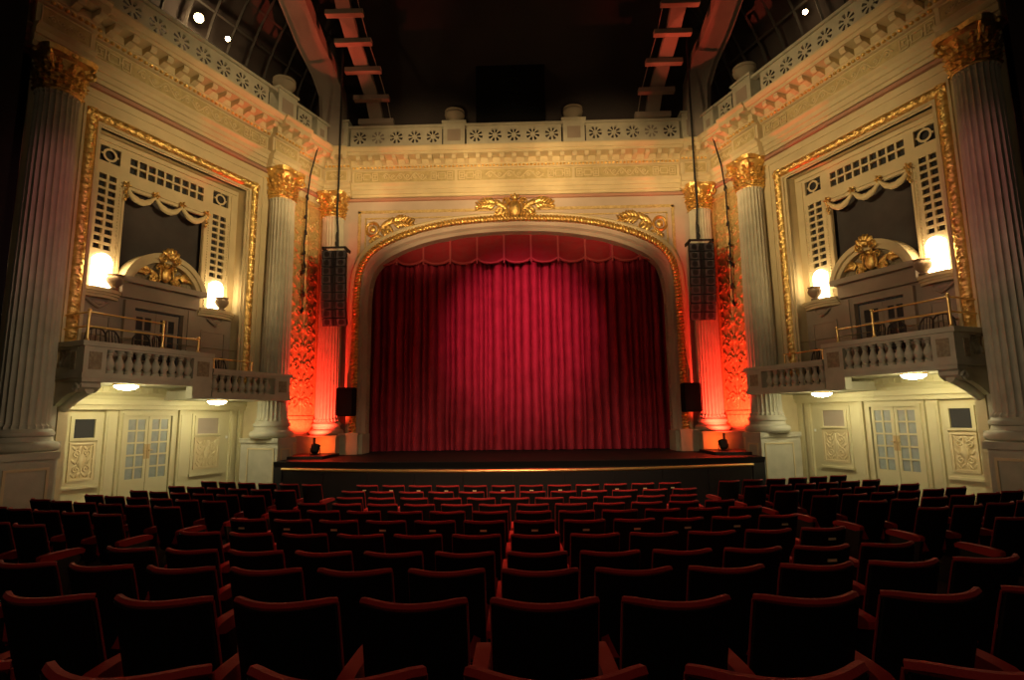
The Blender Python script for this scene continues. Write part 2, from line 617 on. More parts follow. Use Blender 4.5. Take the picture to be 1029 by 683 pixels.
def rosette_tile(mb, a0, a1, c0, c1, b, d=.10):
    """pierced square tile: eight wedge holes round a disc"""
    ac, cc = (a0 + a1) / 2, (c0 + c1) / 2
    R2, R1 = min(a1 - a0, c1 - c0) * .36, .085
    n = 32
    def ringpts(r):
        return [(ac + r * cos(2 * pi * (k + .5) / n), cc + r * sin(2 * pi * (k + .5) / n)) for k in range(n)]
    def sq():
        out = []
        for k in range(n):
            t = 2 * pi * (k + .5) / n
            x, z = cos(t), sin(t)
            q = 1 / max(abs(x), abs(z))
            out.append((ac + x * q * (a1 - a0) / 2, cc + z * q * (c1 - c0) / 2))
        return out
    r1 = [mb.vert(x, b, z) for x, z in ringpts(R1)]
    r2 = [mb.vert(x, b, z) for x, z in ringpts(R2)]
    s = [mb.vert(x, b, z) for x, z in sq()]
    q1 = [mb.vert(x, b - d, z) for x, z in ringpts(R1)]
    q2 = [mb.vert(x, b - d, z) for x, z in ringpts(R2)]
    corners = [mb.vert(x, b, z) for x, z in ((a1, c1), (a0, c1), (a0, c0), (a1, c0))]
    mb.face(*r1)
    for k in range(n):
        k2 = (k + 1) % n
        mb.face(r2[k], r2[k2], s[k2], s[k])
        if (k % 4) in (0, 3):
            mb.face(r1[k], r1[k2], r2[k2], r2[k])
        else:
            mb.face(r1[k], r1[k2], q1[k2], q1[k])
            mb.face(r2[k], r2[k2], q2[k2], q2[k])
        if k % 4 == 0:
            mb.face(r1[k], r2[k], q2[k], q1[k]) if False else None
    for ci, k in ((0, 3), (1, 11), (2, 19), (3, 27)):
        mb.face(s[k], s[(k + 1) % n], corners[ci])
    return mb


def entablature(xf, a0, a1, breaks, skip_bracket, sgn, name_trim, side_word, axis_front=False):
    """prism along the first axis plus forward breaks; brackets, dentils and frieze ornament are parts of one trim"""
    m = MB(xf)
    P = [(sgn(n), z) for n, z in ENT]
    m.prism(P, a0, a1)
    for (x0, x1, off) in breaks:
        m.prism([(sgn(n + off if n > -.2 else n), z) for n, z in ENT[:16]] + [(sgn(.62 + off), 9.36), (sgn(.62 + off), 9.5), (sgn(.80 + off * .6), 9.57), (sgn(.80 + off * .6), 9.63), (sgn(-.3), 9.67)], x0, x1)
    root = m.build(name_trim, M['plaster'], kind='structure', loc=xf((a0 + a1) / 2, sgn(0), 8.0))
    def broken(x):
        for (x0, x1, off) in breaks:
            if x0 - .02 <= x <= x1 + .02:
                return off
        return 0.
    # modillion brackets
    n = int((a1 - a0) / .43)
    for i in range(n):
        x = a0 + (i + .5) * (a1 - a0) / n
        if skip_bracket(x):
            continue
        off = broken(x)
        q = MB(xf)
        prof = [(.29, 9.33), (.66, 9.35), (.66, 9.26), (.60, 9.20), (.50, 9.22), (.42, 9.19), (.34, 9.16), (.29, 9.16)]
        q.prism([(sgn(b + off), c) for b, c in prof], x - .075, x + .075)
        q.build('bracket', M['plaster'], root)
    # egg-and-dart beads, gilded
    q = MB(xf)
    nb = int((a1 - a0) / .135)
    for i in range(nb):
        x = a0 + (i + .5) * (a1 - a0) / nb
        if skip_bracket(x):
            continue
        q.blob(x, sgn(.255 + broken(x)), 9.07, .045, .05, .055, pi / 2, 6, 4)
    q.build('egg_moulding', M['gold'], root, 60, label='row of small gilded egg beads')
    # rose line under the architrave
    q = MB(xf)
    q.prism([(sgn(.02), 7.86), (sgn(.09), 7.88), (sgn(.09), 7.97), (sgn(.02), 8.0)], a0, a1)
    q.build('fillet', M['rose'], root)
    return root, broken


def frieze_run(xf, root, spans, b, sgn, z0=8.56, z1=8.97):
    q = MB(xf)
    for (x0, x1, off) in spans:
        q.box(x0, x1, *sorted((sgn(b + off), sgn(b + off + .012))), z0, z1)
    q.build('frieze', M['frieze'], root, label='ochre painted frieze ground')
    q = MB(xf)
    for (x0, x1, off) in spans:
        bb = sgn(b + off + .02)
        if x1 - x0 < 1.4:
            w = .03
            q.box(x0, x1, *sorted((sgn(b + off), sgn(b + off + .03))), z0, z0 + w)
            q.box(x0, x1, *sorted((sgn(b + off), sgn(b + off + .03))), z1 - w, z1)
            q.box(x0, x0 + w, *sorted((sgn(b + off), sgn(b + off + .03))), z0, z1)
            q.box(x1 - w, x1, *sorted((sgn(b + off), sgn(b + off + .03))), z0, z1)
            vine(q, x0 + .15, x1 - .15, bb, (z0 + z1) / 2, .09, .35, .016)
            continue
        d = sgn(1) - sgn(0)
        k = .82
        greek_key(q, x0 + .06, x0 + .06 + k, z0 + .05, z1 - .05, bb if d > 0 else bb - .02, .02)
        greek_key(q, x1 - .06 - k, x1 - .06, z0 + .05, z1 - .05, bb if d > 0 else bb - .02, .02)
        vine(q, x0 + k + .22, x1 - k - .22, bb, (z0 + z1) / 2, .13, .62, .022)
    q.build('frieze_relief', M['friezelight'], root, 60, label='pale key pattern and scrolling vine relief')


def parapet(xf, sgn, a0, a1, b, tiles, pedestals, label, name='parapet'):
    """pierced balustrade: base and cap rails, rosette tiles, pedestals"""
    z0, z1 = 9.64, 10.58
    t = thing(name, label, 'parapet', xf((a0 + a1) / 2, sgn(b), z0), 'pierced parapets over the cornice')
    q = MB(xf)
    q.box(a0, a1, *sorted((sgn(b - .10), sgn(b + .05))), z0, z0 + .16)
    q.build('base_rail', M['stone'], t)
    q = MB(xf)
    q.box(a0, a1, *sorted((sgn(b - .14), sgn(b + .07))), z1 - .09, z1)
    q.build('cap_rail', M['stone'], t)
    for (x0, x1, n) in tiles:
        w = (x1 - x0) / n
        for k in range(n):
            q = MB(xf)
            rosette_tile(q, x0 + k * w, x0 + (k + 1) * w, z0 + .16, z1 - .09, sgn(b), sgn(.10) - sgn(0))
            q.build('rosette_panel', M['stone'], t, recalc=False)
    for (x0, x1, h) in pedestals:
        q = MB(xf)
        q.box(x0, x1, *sorted((sgn(b - .30), sgn(b + .12))), z0, z0 + h - .08)
        q.box(x0 - .05, x1 + .05, *sorted((sgn(b - .35), sgn(b + .17))), z0 + h - .08, z0 + h)
        p = q.build('pedestal', M['stone'], t)
        q = MB(xf)
        q.box(x0 + .15, x1 - .15, *sorted((sgn(b + .12), sgn(b + .125))), z0 + .25, z0 + h - .32)
        build_sub(q, 'inset_panel', M['taupe'], p)
    return t


def rail_run(mb, pts, r):
    mb.tube(pts, r, 8)


ident = lambda n: n


def chair(xf, u, n, z, face, label, group):
    """bentwood chair; face = angle in the u-n plane"""
    ca, sa = cos(face), sin(face)
    def f(x, y, c):
        return xf(u + x * ca - y * sa, n + x * sa + y * ca, z + c)
    t = thing('bentwood_chair', label, 'chair', xf(u, n, z), group)
    q = MB(f); q.lathe([(.20, .44), (.215, .455), (.215, .47), (.19, .485)], 0, 0, 20); q.build('seat', M['wood'], t, 40)
    q = MB(f)
    pts = [(-.19, -.17, .46), (-.195, -.20, .65), (-.18, -.235, .82), (-.11, -.255, .92), (0, -.26, .95), (.11, -.255, .92), (.18, -.235, .82), (.195, -.20, .65), (.19, -.17, .46)]
    q.tube(pts, .02, 8)
    for x in (-.09, 0, .09):
        q.tube([(x, -.18, .47), (x, -.215, .68), (x * .9, -.25, .93)], .011, 6)
    q.build('backrest', M['wood'], t, 50)
    for x in (-1, 1):
        for y in (-1, 1):
            q = MB(f)
            q.tube([(x * .15, y * .15, .45), (x * .185, y * .19, 0)], .017, 6)
            q.build('leg', M['wood'], t, 50)
    return t


def pot(xf, u, n, z, s, label):
    q = MB(xf)
    q.lathe([(.10 * s, z), (.11 * s, z + .03 * s), (.07 * s, z + .06 * s), (.10 * s, z + .09 * s), (.165 * s, z + .17 * s), (.19 * s, z + .25 * s), (.165 * s, z + .31 * s), (.15 * s, z + .33 * s), (.18 * s, z + .36 * s), (.175 * s, z + .375 * s), (.12 * s, z + .37 * s), (.02, z + .36 * s)], u, n, 20)
    return q.build('urn', M['urn'], None, 45, label=label, cat='urn', group='urns in front of the glowing box lamps', kind='thing')


def lattice_holes(a0, a1, c0, c1, na, nc, bar):
    out = []
    wa = (a1 - a0 - bar * (na - 1)) / na
    wc = (c1 - c0 - bar * (nc - 1)) / nc
    for i in range(na):
        for j in range(nc):
            x = a0 + i * (wa + bar)
            z = c0 + j * (wc + bar)
            out.append((x, x + wa, z, z + wc))
    return out


def side(s):
    W = 'left' if s < 0 else 'right'
    xf = wall_xf(s)
    # ---- wall faces
    m = MB(xf)
    m.plate(3.0, 21.4, 2.0, 9.7, [(12.98, 17.22, 2.0001, 7.0)], 0, -.12)
    m.box(3.0, 12.0, -.12, 0, -2.5, 2.0)
    m.box(12.0, 12.98, -.12, 0, .55, 2.0)
    m.box(17.22, 18.9, -.12, 0, .55, 2.0)
    m.box(18.45, 21.4, -.12, 0, -2.5, 2.0)
    # return walls of the recess below, soffit, reveal of the box opening
    m.box(12.75, 12.95, -1.1, 0, -2.5, 1.0)
    m.box(18.35, 18.47, -1.1, 0, -2.5, .55)
    m.box(12.86, 12.98, -.6, -.02, .95, 7.0)
    m.box(17.22, 17.34, -.6, -.02, .95, 7.0)
    m.box(12.9, 17.3, -.6, -.02, 7.0, 7.1)
    struct(m, f'wall_{W}', M['plaster'])
    m = MB(xf)
    m.box(12.8, 18.45, -1.15, -1.0, -2.5, 1.0)
    struct(m, f'wall_{W}_below_box', M['door'])
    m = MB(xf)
    m.box(2.0, 11.05, .0, .9, -2.5, 10.6)  # unlit wall: its darkness is put into the black colour
    m.box(11.0, 11.55, .0, .06, -2.5, 7.9)  # black strip painted where the wall lies in shade
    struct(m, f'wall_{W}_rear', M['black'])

    # ---- box interior wall (under the ledges) and its doorway
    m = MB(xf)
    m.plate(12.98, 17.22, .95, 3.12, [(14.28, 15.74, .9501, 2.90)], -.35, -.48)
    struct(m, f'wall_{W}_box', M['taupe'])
    # panels on that wall
    m = MB(xf)
    for (a0, a1) in ((13.15, 13.85), (16.25, 17.05)):
        m.plate(a0, a1, 1.2, 2.55, [(a0 + .06, a1 - .06, 1.26, 2.49)], -.325, -.35)
    struct(m, f'trim_{4 if s < 0 else 5}', M['taupe'])
    # doorway of the box: pair of doors
    d = thing('box_doorway', f'dim panelled double door at the back of the {W} box, under the arched pediment', 'door', xf(15.0, -.45, .95))
    for k in (0, 1):
        a0 = 14.38 + k * .63
        m = MB(xf)
        hs = lattice_holes(a0 + .12, a0 + .51, 1.15, 2.65, 2, 4, .05)
        m.plate(a0, a0 + .62, .96, 2.80, hs, -.43, -.47)
        p = m.build('door_leaf', M['taupe'], d)
        q = MB(xf); q.box(a0 + .1, a0 + .53, -.462, -.455, 1.1, 2.7)
        build_sub(q, 'glass', M['cloth'], p)
    m = MB(xf)
    m.plate(14.18, 15.84, .96, 3.02, [(14.36, 15.66, .9601, 2.84)], -.27, -.42)
    m.box(14.1, 14.24, -.35, -.24, .96, 3.0); m.box(15.78, 15.92, -.35, -.24, .96, 3.0)
    m.build('door_frame', M['taupe'], d)
    # pediment over the doorway
    pd = thing('arched_pediment', f'arched pediment with gilded shield over the {W} box doorway', 'pediment', xf(15.02, -.35, 3.1))
    m = MB(xf)
    m.box(13.98, 16.06, -.45, -.22, 3.06, 3.42)
    m.box(13.88, 16.16, -.45, -.05, 3.42, 3.56)
    m.build('entablature', M['taupe'], pd)
    m = MB(xf)
    def seg_arch(r_out, r_in, n0, n1):
        cz, ca = 3.56 - .35, 15.02
        for lo, hi in ((0, 0),):
            pass
        A = []
        k = 20
        R0 = r_out
        a_start = math.asin(min(.999, .35 / R0))
        out, inn = [], []
        for i in range(k + 1):
            t = a_start + (pi - 2 * a_start) * i / k
            out.append((ca + R0 * cos(t), cz + R0 * sin(t)))
        a_in = math.asin(min(.999, .35 / r_in))
        for i in range(k + 1):
            t = a_in + (pi - 2 * a_in) * i / k
            inn.append((ca + r_in * cos(t), cz + r_in * sin(t)))
        ids = [[m.vert(p[0], n, p[1]) for p in ring] for ring, n in ((out, n0), (out, n1), (inn, n1), (inn, n0))]
        for i in range(k):
            for r in range(4):
                r2 = (r + 1) % 4
                m.face(ids[r][i], ids[r][i + 1], ids[r2][i + 1], ids[r2][i])
        for i in (0, k):
            m.face(*[ids[r][i] for r in range(4)])
        return out, inn
    seg_arch(1.17, 1.04, -.45, -.05)
    o_, inn = seg_arch(1.05, .93, -.45, -.12)
    m.build('arch_moulding', M['plaster'], pd, 35)
    m = MB(xf)
    ids = [m.vert(p[0], -.30, p[1]) for p in inn]
    m.face(*ids)
    m.build('tympanum', M['reliefbrown'], pd)
    m = MB(xf)
    shell_crest(m, 15.02, -.22, 3.83, .72)
    for k in (-1, 1):
        wing(m, 15.02 + k * .15, -.26, 3.72, .62, k)
    m.build('shield', M['gold'], pd, 60, label='gilded shield with scrolling leaves')
    m = MB(xf)
    for k in range(-2, 3):
        m.blob(15.02 + .07 * k, -.02, 4.43 - .02 * k * k, .12, .07, .06, pi / 2 - .35 * k, 7, 5)
    m.blob(15.02, .0, 4.30, .10, .09, .10)
    for k in (-1, 1):
        m.tube(spiral(15.02 + k * .17, -.03, 4.22, .12, 1.3, pi / 2, -k), .03, 6)
    m.build('keystone', M['gold'], pd, 60, label='gilded shell keystone')

    # ---- pierced screen round the dark opening
    sc = thing('pierced_screen', f'cream pierced lattice screen framing the dark opening above the {W} box', 'screen', xf(15.07, -.35, 3.12))
    m = MB(xf)
    holes = [(13.93, 16.12, 3.1, 5.86)]
    holes += lattice_holes(13.99, 16.06, 6.29, 6.70, 9, 2, .055)
    for a0, a1 in ((13.30, 13.70), (16.40, 16.84)):
        holes += lattice_holes(a0, a1, 4.14, 6.04, 2, 10, .06)
        holes.append((a0 - .03, a1 + .05, 6.36, 6.76))
        holes.append((a0, a1, 3.22, 3.95))
    m.plate(12.98, 17.22, 3.1, 7.02, holes, -.35, -.43)
    m.build('lattice', M['plaster'], sc)
    m = MB(xf)
    for a0, a1 in ((13.30, 13.70), (16.40, 16.84)):
        ac = (a0 + a1) / 2 + .01
        m.grid(lambda i, j: (ac + (.115 + .055 * j) * cos(2 * pi * i), -.36, 6.56 + (.115 + .055 * j) * sin(2 * pi * i)), 24, 1)
        for k in range(4):
            t = pi / 2 * k
            m.box(ac + .19 * cos(t) - .02, ac + .19 * cos(t) + .02, -.40, -.36, 6.56 + .19 * sin(t) - .02, 6.56 + .19 * sin(t) + .02)
    m.build('ring_tracery', M['plaster'], sc)
    m = MB(xf)
    for x in (13.86, 16.13, 13.13, 16.98):
        m.box(x, x + .05, -.35, -.325, 3.14, 5.98 if x in (13.86, 16.13) else 6.8)
    m.box(13.86, 16.18, -.35, -.32, 5.94, 6.02)
    m.box(13.05, 17.15, -.35, -.30, 6.86, 6.98)
    for x in (13.20, 13.78, 16.26, 16.92):
        for k in range(34):
            m.blob(x + .02, -.345, 3.25 + k * .08, .03, .02, .025, pi / 2, 5, 4)
    m.build('bead_moulding', M['plaster'], sc)
    m = MB(xf)
    m.plate(12.99, 17.21, 3.1, 7.0, [(13.9, 16.15, 3.1001, 5.9)], -.46, -.47)
    m.build('backing', M['shadowbox'], sc)
    m = MB(xf)
    m.box(13.6, 16.4, -.62, -.58, 3.1, 6.1)
    m.build('grille_cloth', M['cloth'], sc)
    # gold swag
    sw = thing('swag_garland', f'gilded swag garland hanging across the top of the {W} dark opening', 'garland', xf(15.02, -.3, 5.5))
    for k in range(3):
        x0 = 13.90 + k * .745
        m = MB(xf)
        pts, rad = [], []
        for i in range(15):
            t = i / 14
            pts.append((x0 + .745 * t, -.27, 5.86 - .26 * (1 - (2 * t - 1) ** 2)))
            rad.append(.035 + .05 * sin(pi * t) + .008 * sin(26 * t))
        m.tube(pts, .06, 8, radii=rad)
        m.build('swag', M['friezelight'], sw, 50)
    for k in range(4):
        x0 = 13.90 + k * .745
        m = MB(xf)
        for j in range(5):
            t = 2 * pi * j / 5
            m.blob(x0 + .06 * cos(t), -.24, 5.92 + .06 * sin(t), .05, .04, .03, t, 6, 4)
        if k in (0, 3):
            for j in range(4):
                m.blob(x0 + .02 * (-1) ** j, -.25, 5.82 - .09 * j, .06, .035, .035, pi / 2, 6, 4)
        m.build('knot', M['gold'], sw, 50)
    # ---- gold picture frame
    gf = thing('gold_frame', f'wide carved gold frame around the {W} box opening', 'frame', xf(15.1, 0, 1.6))
    z0, z1, a0, a1 = 1.0, 7.36, 12.70, 17.62
    w = .26
    for nm, p0, p1, ac in (('top_rail', (a0, .02, z1 - w / 2), (a1, .02, z1 - w / 2), (0, 0, 1)), ('stile', (a0 + w / 2, .02, z0), (a0 + w / 2, .02, z1), (1, 0, 0)), ('stile', (a1 - w / 2, .02, z0), (a1 - w / 2, .02, z1), (1, 0, 0))):
        m = MB(xf)
        relief_bar(m, p0, p1, ac, (0, 1, 0), w, .13, .11)
        m.build(nm, M['gold'], gf, 60)
    m = MB(xf)
    for e, n1 in ((.06, .03), (.34, .05)):
        pass
    m.plate(a0 - .06, a1 + .06, z0, z1 + .06, [(a0, a1, z0 + .0001, z1)], .045, 0)
    m.plate(a0 + w, a1 - w, z0, z1 - w, [(a0 + w + .07, a1 - w - .07, z0 + .0001, z1 - w - .07)], .05, -.35)
    m.build('fillet', M['plaster'], gf)
    m = MB(xf)
    m.plate(a0 - .28, a1 + .22, z0, z1 + .34, [(a0 - .24, a1 + .18, z0 + .0001, z1 + .30)], .022, 0)
    struct(m, f'trim_{6 if s < 0 else 7}', M['plaster'])

    # ---- ledges with lamps and urns
    for j, (a0, a1, lc) in enumerate(((13.02, 13.96, 13.52), (16.10, 17.2, 16.62))):
        m = MB(xf)
        ac = (a0 + a1) / 2
        def edge(a):
            return -.05 - .16 * ((a - ac) / ((a1 - a0) / 2)) ** 2
        for zt, zb, sh in ((3.15, 3.06, 0), (3.06, 3.0, .05), (3.0, 2.93, .10)):
            k = 12
            top = [(a0 + (a1 - a0) * i / k) for i in range(k + 1)]
            r = [[m.vert(a, edge(a) - sh, z) for a in top] for z in (zb, zt)]
            b = [[m.vert(a, -.36, z) for a in top] for z in (zb, zt)]
            for i in range(k):
                m.face(r[0][i], r[0][i + 1], r[1][i + 1], r[1][i])
                m.face(r[1][i], r[1][i + 1], b[1][i + 1], b[1][i])
                m.face(r[0][i], r[0][i + 1], b[0][i + 1], b[0][i])
            m.face(r[0][0], r[1][0], b[1][0], b[0][0]); m.face(r[0][k], r[1][k], b[1][k], b[0][k])
        where = 'away from the stage' if j == 0 else 'nearest the stage'
        led = thing('lamp_ledge', f'curved stone lamp ledge of the {W} box, on the side {where}', 'ledge', xf(ac, -.35, 2.7), 'box lamp ledges')
        m.build('shelf', M['plaster'], led, 30)
        m = MB(xf)
        m.tube([(ac - .25, -.3, 2.88), (ac - .1, -.26, 2.76), (ac, -.24, 2.70), (ac + .1, -.26, 2.76), (ac + .25, -.3, 2.88)], .035, 6)
        m.blob(ac, -.27, 2.82, .16, .05, .07, 0)
        m.build('swag_bracket', M['taupe'], led, 50)
        # niche: glowing arched panel stands for lattice lit by a hidden bulb
        lm = thing('wall_lamp', f'arched niche, lamplight put into a glowing panel, on the {W} box ledge {where}', 'lamp', xf(lc, -.3, 3.15), 'glowing arched box niches')
        m = MB(xf)
        hw, zs, zb = .21, 3.82, 3.16
        outl = [(-hw, zb), (hw, zb), (hw, zs)] + [(hw * cos(pi * i / 12), zs + hw * sin(pi * i / 12)) for i in range(1, 12)] + [(-hw, zs)]
        fr = [m.vert(lc + x, -.27 + .0, z) for x, z in outl]
        bk = [m.vert(lc + x, -.40, z) for x, z in outl]
        m.face(*fr)
        for i in range(len(outl)):
            i2 = (i + 1) % len(outl)
            m.face(fr[i], fr[i2], bk[i2], bk[i])
        m.build('niche_glow', M['nicheglow'], lm)
        m = MB(xf)
        m.box(lc - .24, lc + .24, -.40, -.22, 3.15, 3.19)
        m.build('base', M['plaster'], lm)
        pot(xf, lc + .22 * (1 if j == 0 else .3), -.12, 3.15, 1.0, f'dark urn before the glowing niche of the {W} box, {where}')
        L = bpy.data.lights.new('box lamp light', 'POINT'); L.energy = 20; L.color = (1, .70, .34); L.shadow_soft_size = .12
        lo = bpy.data.objects.new('box_lamp_light', L); C.objects.link(lo); lo.location = xf(lc, -.02, 3.62)

    # ---- columns on this wall
    column(xf, 12.0, .27, -2.3, -.60, -.14, 7.1, 8.0, .44, .385, f'tall fluted column rising in front of the dark {W} rear wall', (11.35, 12.30, -.1, .95))
    column(xf, 18.38, .27, -2.36, -.57, -.07, 7.02, 8.0, .44, .385, f'fluted column between the {W} box and the red-lit ornate panel', (18.02, 18.62, -.6, .92))
    m = MB(xf)
    m.box(12.35, 12.82, -.4, .02, -2.4, -.55); m.box(12.33, 12.84, -.4, .05, -.55, -.42)
    m.box(12.40, 12.72, -.4, .0, -.42, .55)
    struct(m, f'trim_{8 if s < 0 else 9}', M['stone'])

    # ---- ornate panel
    op = thing('ornate_panel', f'tall relief panel lit red on the {W} wall beside the stage', 'wall panel', xf(19.7, 0, -.44))
    m = MB(xf)
    m.box(19.05, 20.42, 0, .03, 0.0, 7.55)
    m.plate(19.0, 20.47, -.05, 7.6, [(19.12, 20.35, .08, 7.45)], .07, 0)
    m.box(18.95, 20.5, 0, .10, -.44, -.05)
    m.build('board', M['goldpaint'], op)
    m = MB(xf)
    ac = 19.73
    m.tube([(ac, .05, .2), (ac, .05, 7.3)], .03, 5)
    zz = .35
    i = 0
    while zz < 7.1:
        sgn_ = 1 if i % 2 == 0 else -1
        for k in (-1, 1):
            m.tube(spiral(ac + k * .26, .05, zz + .2, .19, 1.35, -pi / 2, k * sgn_ * -1, n=14), .026, 5)
            m.blob(ac + k * .48, .05, zz + .42, .13, .035, .05, k * .9, 6, 4)
            m.blob(ac + k * .50, .05, zz + .08, .10, .03, .045, -k * .7, 6, 4)
            m.blob(ac + k * .12, .05, zz + .44, .12, .035, .045, pi / 2 - k * .5, 6, 4)
            m.blob(ac + k * .36, .05, zz + .24, .06, .04, .06, 0, 6, 4)
        m.blob(ac, .06, zz + .2, .09, .05, .13, 0, 8, 5)
        zz += .62
        i += 1
    m.build('relief', M['goldpaint'], op, 60, label='scrolling candelabra relief')

    # ---- entablature and parapet
    brk = [(11.42, 12.58, .22), (17.82, 18.94, .22)]
    root, broken = entablature(xf, 4.0, 21.3, brk, lambda x: x < 9.5 or x > 19.9, ident, f'trim_{2 if s < 0 else 3}', W)
    frieze_run(xf, root, [(12.64, 17.76, 0), (11.50, 12.50, .22), (17.90, 18.86, .22), (19.02, 20.2, 0), (8.6, 11.36, 0)], .12, ident)
    parapet(xf, ident, 6.0, 20.9, .42, [(11.0, 17.48, 10), (18.72, 19.36, 1)], [(9.9, 10.7, 1.05), (17.78, 18.55, 1.05), (19.5, 20.0, .85)], f'cream pierced parapet with rosettes above the {W} wall cornice')
    q = MB(xf); q.lathe(urn_prof(1.0, 10.69), 18.17, .33, 24)
    q.build('parapet_urn', M['paraurn'], None, 45, label=f'stone urn on the pedestal of the {W} wall parapet', cat='urn', group='stone urns on the parapets', kind='thing')

    # ---- lower wall: door, grilles, pilasters
    dn = f'door_{1 if s < 0 else 2}'
    m = MB(xf)
    m.plate(14.60, 16.14, -2.4, .27, [(14.75, 16.00, -2.3999, .12)], -.93, -1.02)
    m.plate(14.68, 16.07, -2.4, .20, [(14.75, 16.00, -2.3999, .12)], -.90, -1.0)
    droot = m.build(dn, M['door'], kind='structure', loc=xf(15.37, -1.0, -2.4))
    for k in (0, 1):
        a0 = 14.76 + k * .62
        m = MB(xf)
        hs = lattice_holes(a0 + .09, a0 + .53, -1.50, .03, 2, 5, .045)
        m.plate(a0, a0 + .605, -2.38, .11, hs, -.95, -.985)
        p = m.build('door_leaf', M['door'], droot)
        q = MB(xf); q.box(a0 + .07, a0 + .55, -.978, -.972, -1.52, .05)
        build_sub(q, 'glass', M['glass'], p)
        q = MB(xf)
        hx = 15.33 if k == 0 else 15.415
        q.box(hx - .035, hx + .035, -.95, -.94, -1.0, -.62)
        q.tube([(hx, -.94, -.78), (hx, -.90, -.78)], .014, 8)
        q.tube([(hx, -.90, -.78), (hx + (-.08 if k == 0 else .08), -.90, -.78)], .012, 8)
        build_sub(q, 'handle', M['handle'], p, label='tan metal plate and lever')
    for (a0, a1, w2) in ((13.52, 14.14, 'away from'), (16.72, 17.58, 'towards')):
        g = thing('grille_panel', f'cream wall panel with dark opening above carved relief, {W} wall, {w2} the stage', 'wall panel', xf((a0 + a1) / 2, -1.0, -1.6), 'relief grille panels under the boxes')
        m = MB(xf)
        m.plate(a0, a1, -.46, .12, [(a0 + .08, a1 - .08, -.40, .05)], -.94, -1.0)
        m.plate(a0 - .07, a1 + .07, -1.60, .18, [(a0, a1, -1.42, .12)], -.97, -1.0)
        m.box(a0 - .09, a1 + .09, -1.0, -.94, -1.60, -1.53)
        m.build('frame', M['door'], g)
        m = MB(xf)
        m.box(a0 + .06, a1 - .06, -.999, -.985, -.40, .05)
        m.build('opening', M['shadowbox' if a0 < 15 else 'taupe'], g, label='dark flat panel painted as a shaded recess' if a0 < 15 else 'grey blank opening')  # near panel: dark sheet stands in for shade inside the recess
        m = MB(xf)
        m.plate(a0 + .02, a1 - .02, -1.42, -.50, [(a0 + .08, a1 - .08, -1.36, -.56)], -.95, -.99)
        m.box(a0 + .06, a1 - .06, -.995, -.985, -1.38, -.54)
        ac = (a0 + a1) / 2
        hw = (a1 - a0) / 2 - .1
        for k in (-1, 1):
            for zc, st, hd in ((-.76, -pi / 2, 1), (-1.14, pi / 2, -1)):
                m.tube(spiral(ac + k * hw * .5, -.975, zc, hw * .42, 1.4, st, k * hd, n=16), .02, 5)
            for zc in (-.64, -.95, -1.27):
                m.blob(ac + k * hw * .85, -.975, zc, .09, .02, .03, k * .9, 6, 4)
                m.blob(ac + k * hw * .3, -.975, zc, .08, .02, .03, -k * .9, 6, 4)
        m.blob(ac, -.975, -.95, .09, .03, .2, 0, 8, 5)
        m.tube([(ac, -.975, -1.33), (ac, -.975, -.6)], .016, 5)
        m.build('relief', M['friezelight'], g, 60, label='carved scroll relief')
    m = MB(xf)
    for (a0, a1) in ((13.25, 13.42), (14.28, 14.54), (16.22, 16.47), (17.90, 18.10), (18.18, 18.36)):
        m.box(a0, a1, -1.0, -.93, -2.4, .28)
        m.box(a0 + .05, a1 - .05, -.935, -.915, -1.7, .15)
    m.box(12.9, 18.4, -1.0, -.86, .28, .40)
    m.box(12.9, 18.4, -1.0, -.80, .40, .53)
    m.box(12.9, 18.4, -1.0, -.90, -2.4, -2.05)
    struct(m, f'trim_{10 if s < 0 else 11}', M['door'])
    # cove under the large balcony, painted cream
    m = MB(xf)
    m.prism([(-1.0, .53), (-.82, .53), (-.80, .62), (-.74, .70), (-.74, .86), (-.66, .97), (-1.0, .97)], 12.9, 16.2)
    for k in range(20):
        x = 13.1 + k * .155
        m.box(x, x + .07, -.74, -.725, .73, .83)
    struct(m, f'trim_{12 if s < 0 else 13}', M['door'])
    q = MB(xf)
    q.box(17.79, 17.85, -1.0, -.985, -.57, -.49); q.box(17.81, 17.83, -.985, -.97, -.54, -.52)
    q.build('light_switch', M['white'], None, label=f'small white wall switch beside the {W} relief panel nearest the stage', cat='switch', kind='thing')

    # ---- large balcony
    b = thing('box_balcony', f'large {W} balcony with stone balusters, standing out over the doors', 'balcony', xf(14.1, 0, .4))
    m = MB(xf)
    m.box(12.62, 15.62, -.9, .80, .86, 1.16)
    m.box(12.62, 15.62, .80, .96, .86, 1.02)
    m.box(12.60, 15.64, .70, 1.02, .84, .92)
    m.prism([(.72, .74), (.90, .76), (1.0, .84), (.72, .86)], 12.62, 13.0)
    m.build('floor_slab', M['stone'], b)
    def rail_piece(a0, a1, n0, n1, z, t=.10, o=.05):
        m = MB(xf)
        m.box(a0, a1, n0, n1, z - t, z)
        m.box(a0 + (0 if a1 - a0 > .6 else o * .5), a1, n0 + o * .6, n1 - o * .6, z - t - .05, z - t)
        return m
    m = MB(xf)
    m.box(12.55, 15.66, .76, 1.06, 1.60, 1.71)
    m.box(12.60, 15.62, .80, 1.02, 1.55, 1.60)
    m.box(12.55, 12.85, .0, .76, 1.60, 1.71)
    m.box(12.59, 12.81, .0, .80, 1.55, 1.60)
    m.build('handrail', M['stone'], b)
    m = MB(xf)
    m.box(12.58, 15.64, .78, 1.04, .92, 1.03)
    m.box(12.58, 12.83, .0, .78, .92, 1.03)
    m.build('plinth_rail', M['stone'], b)
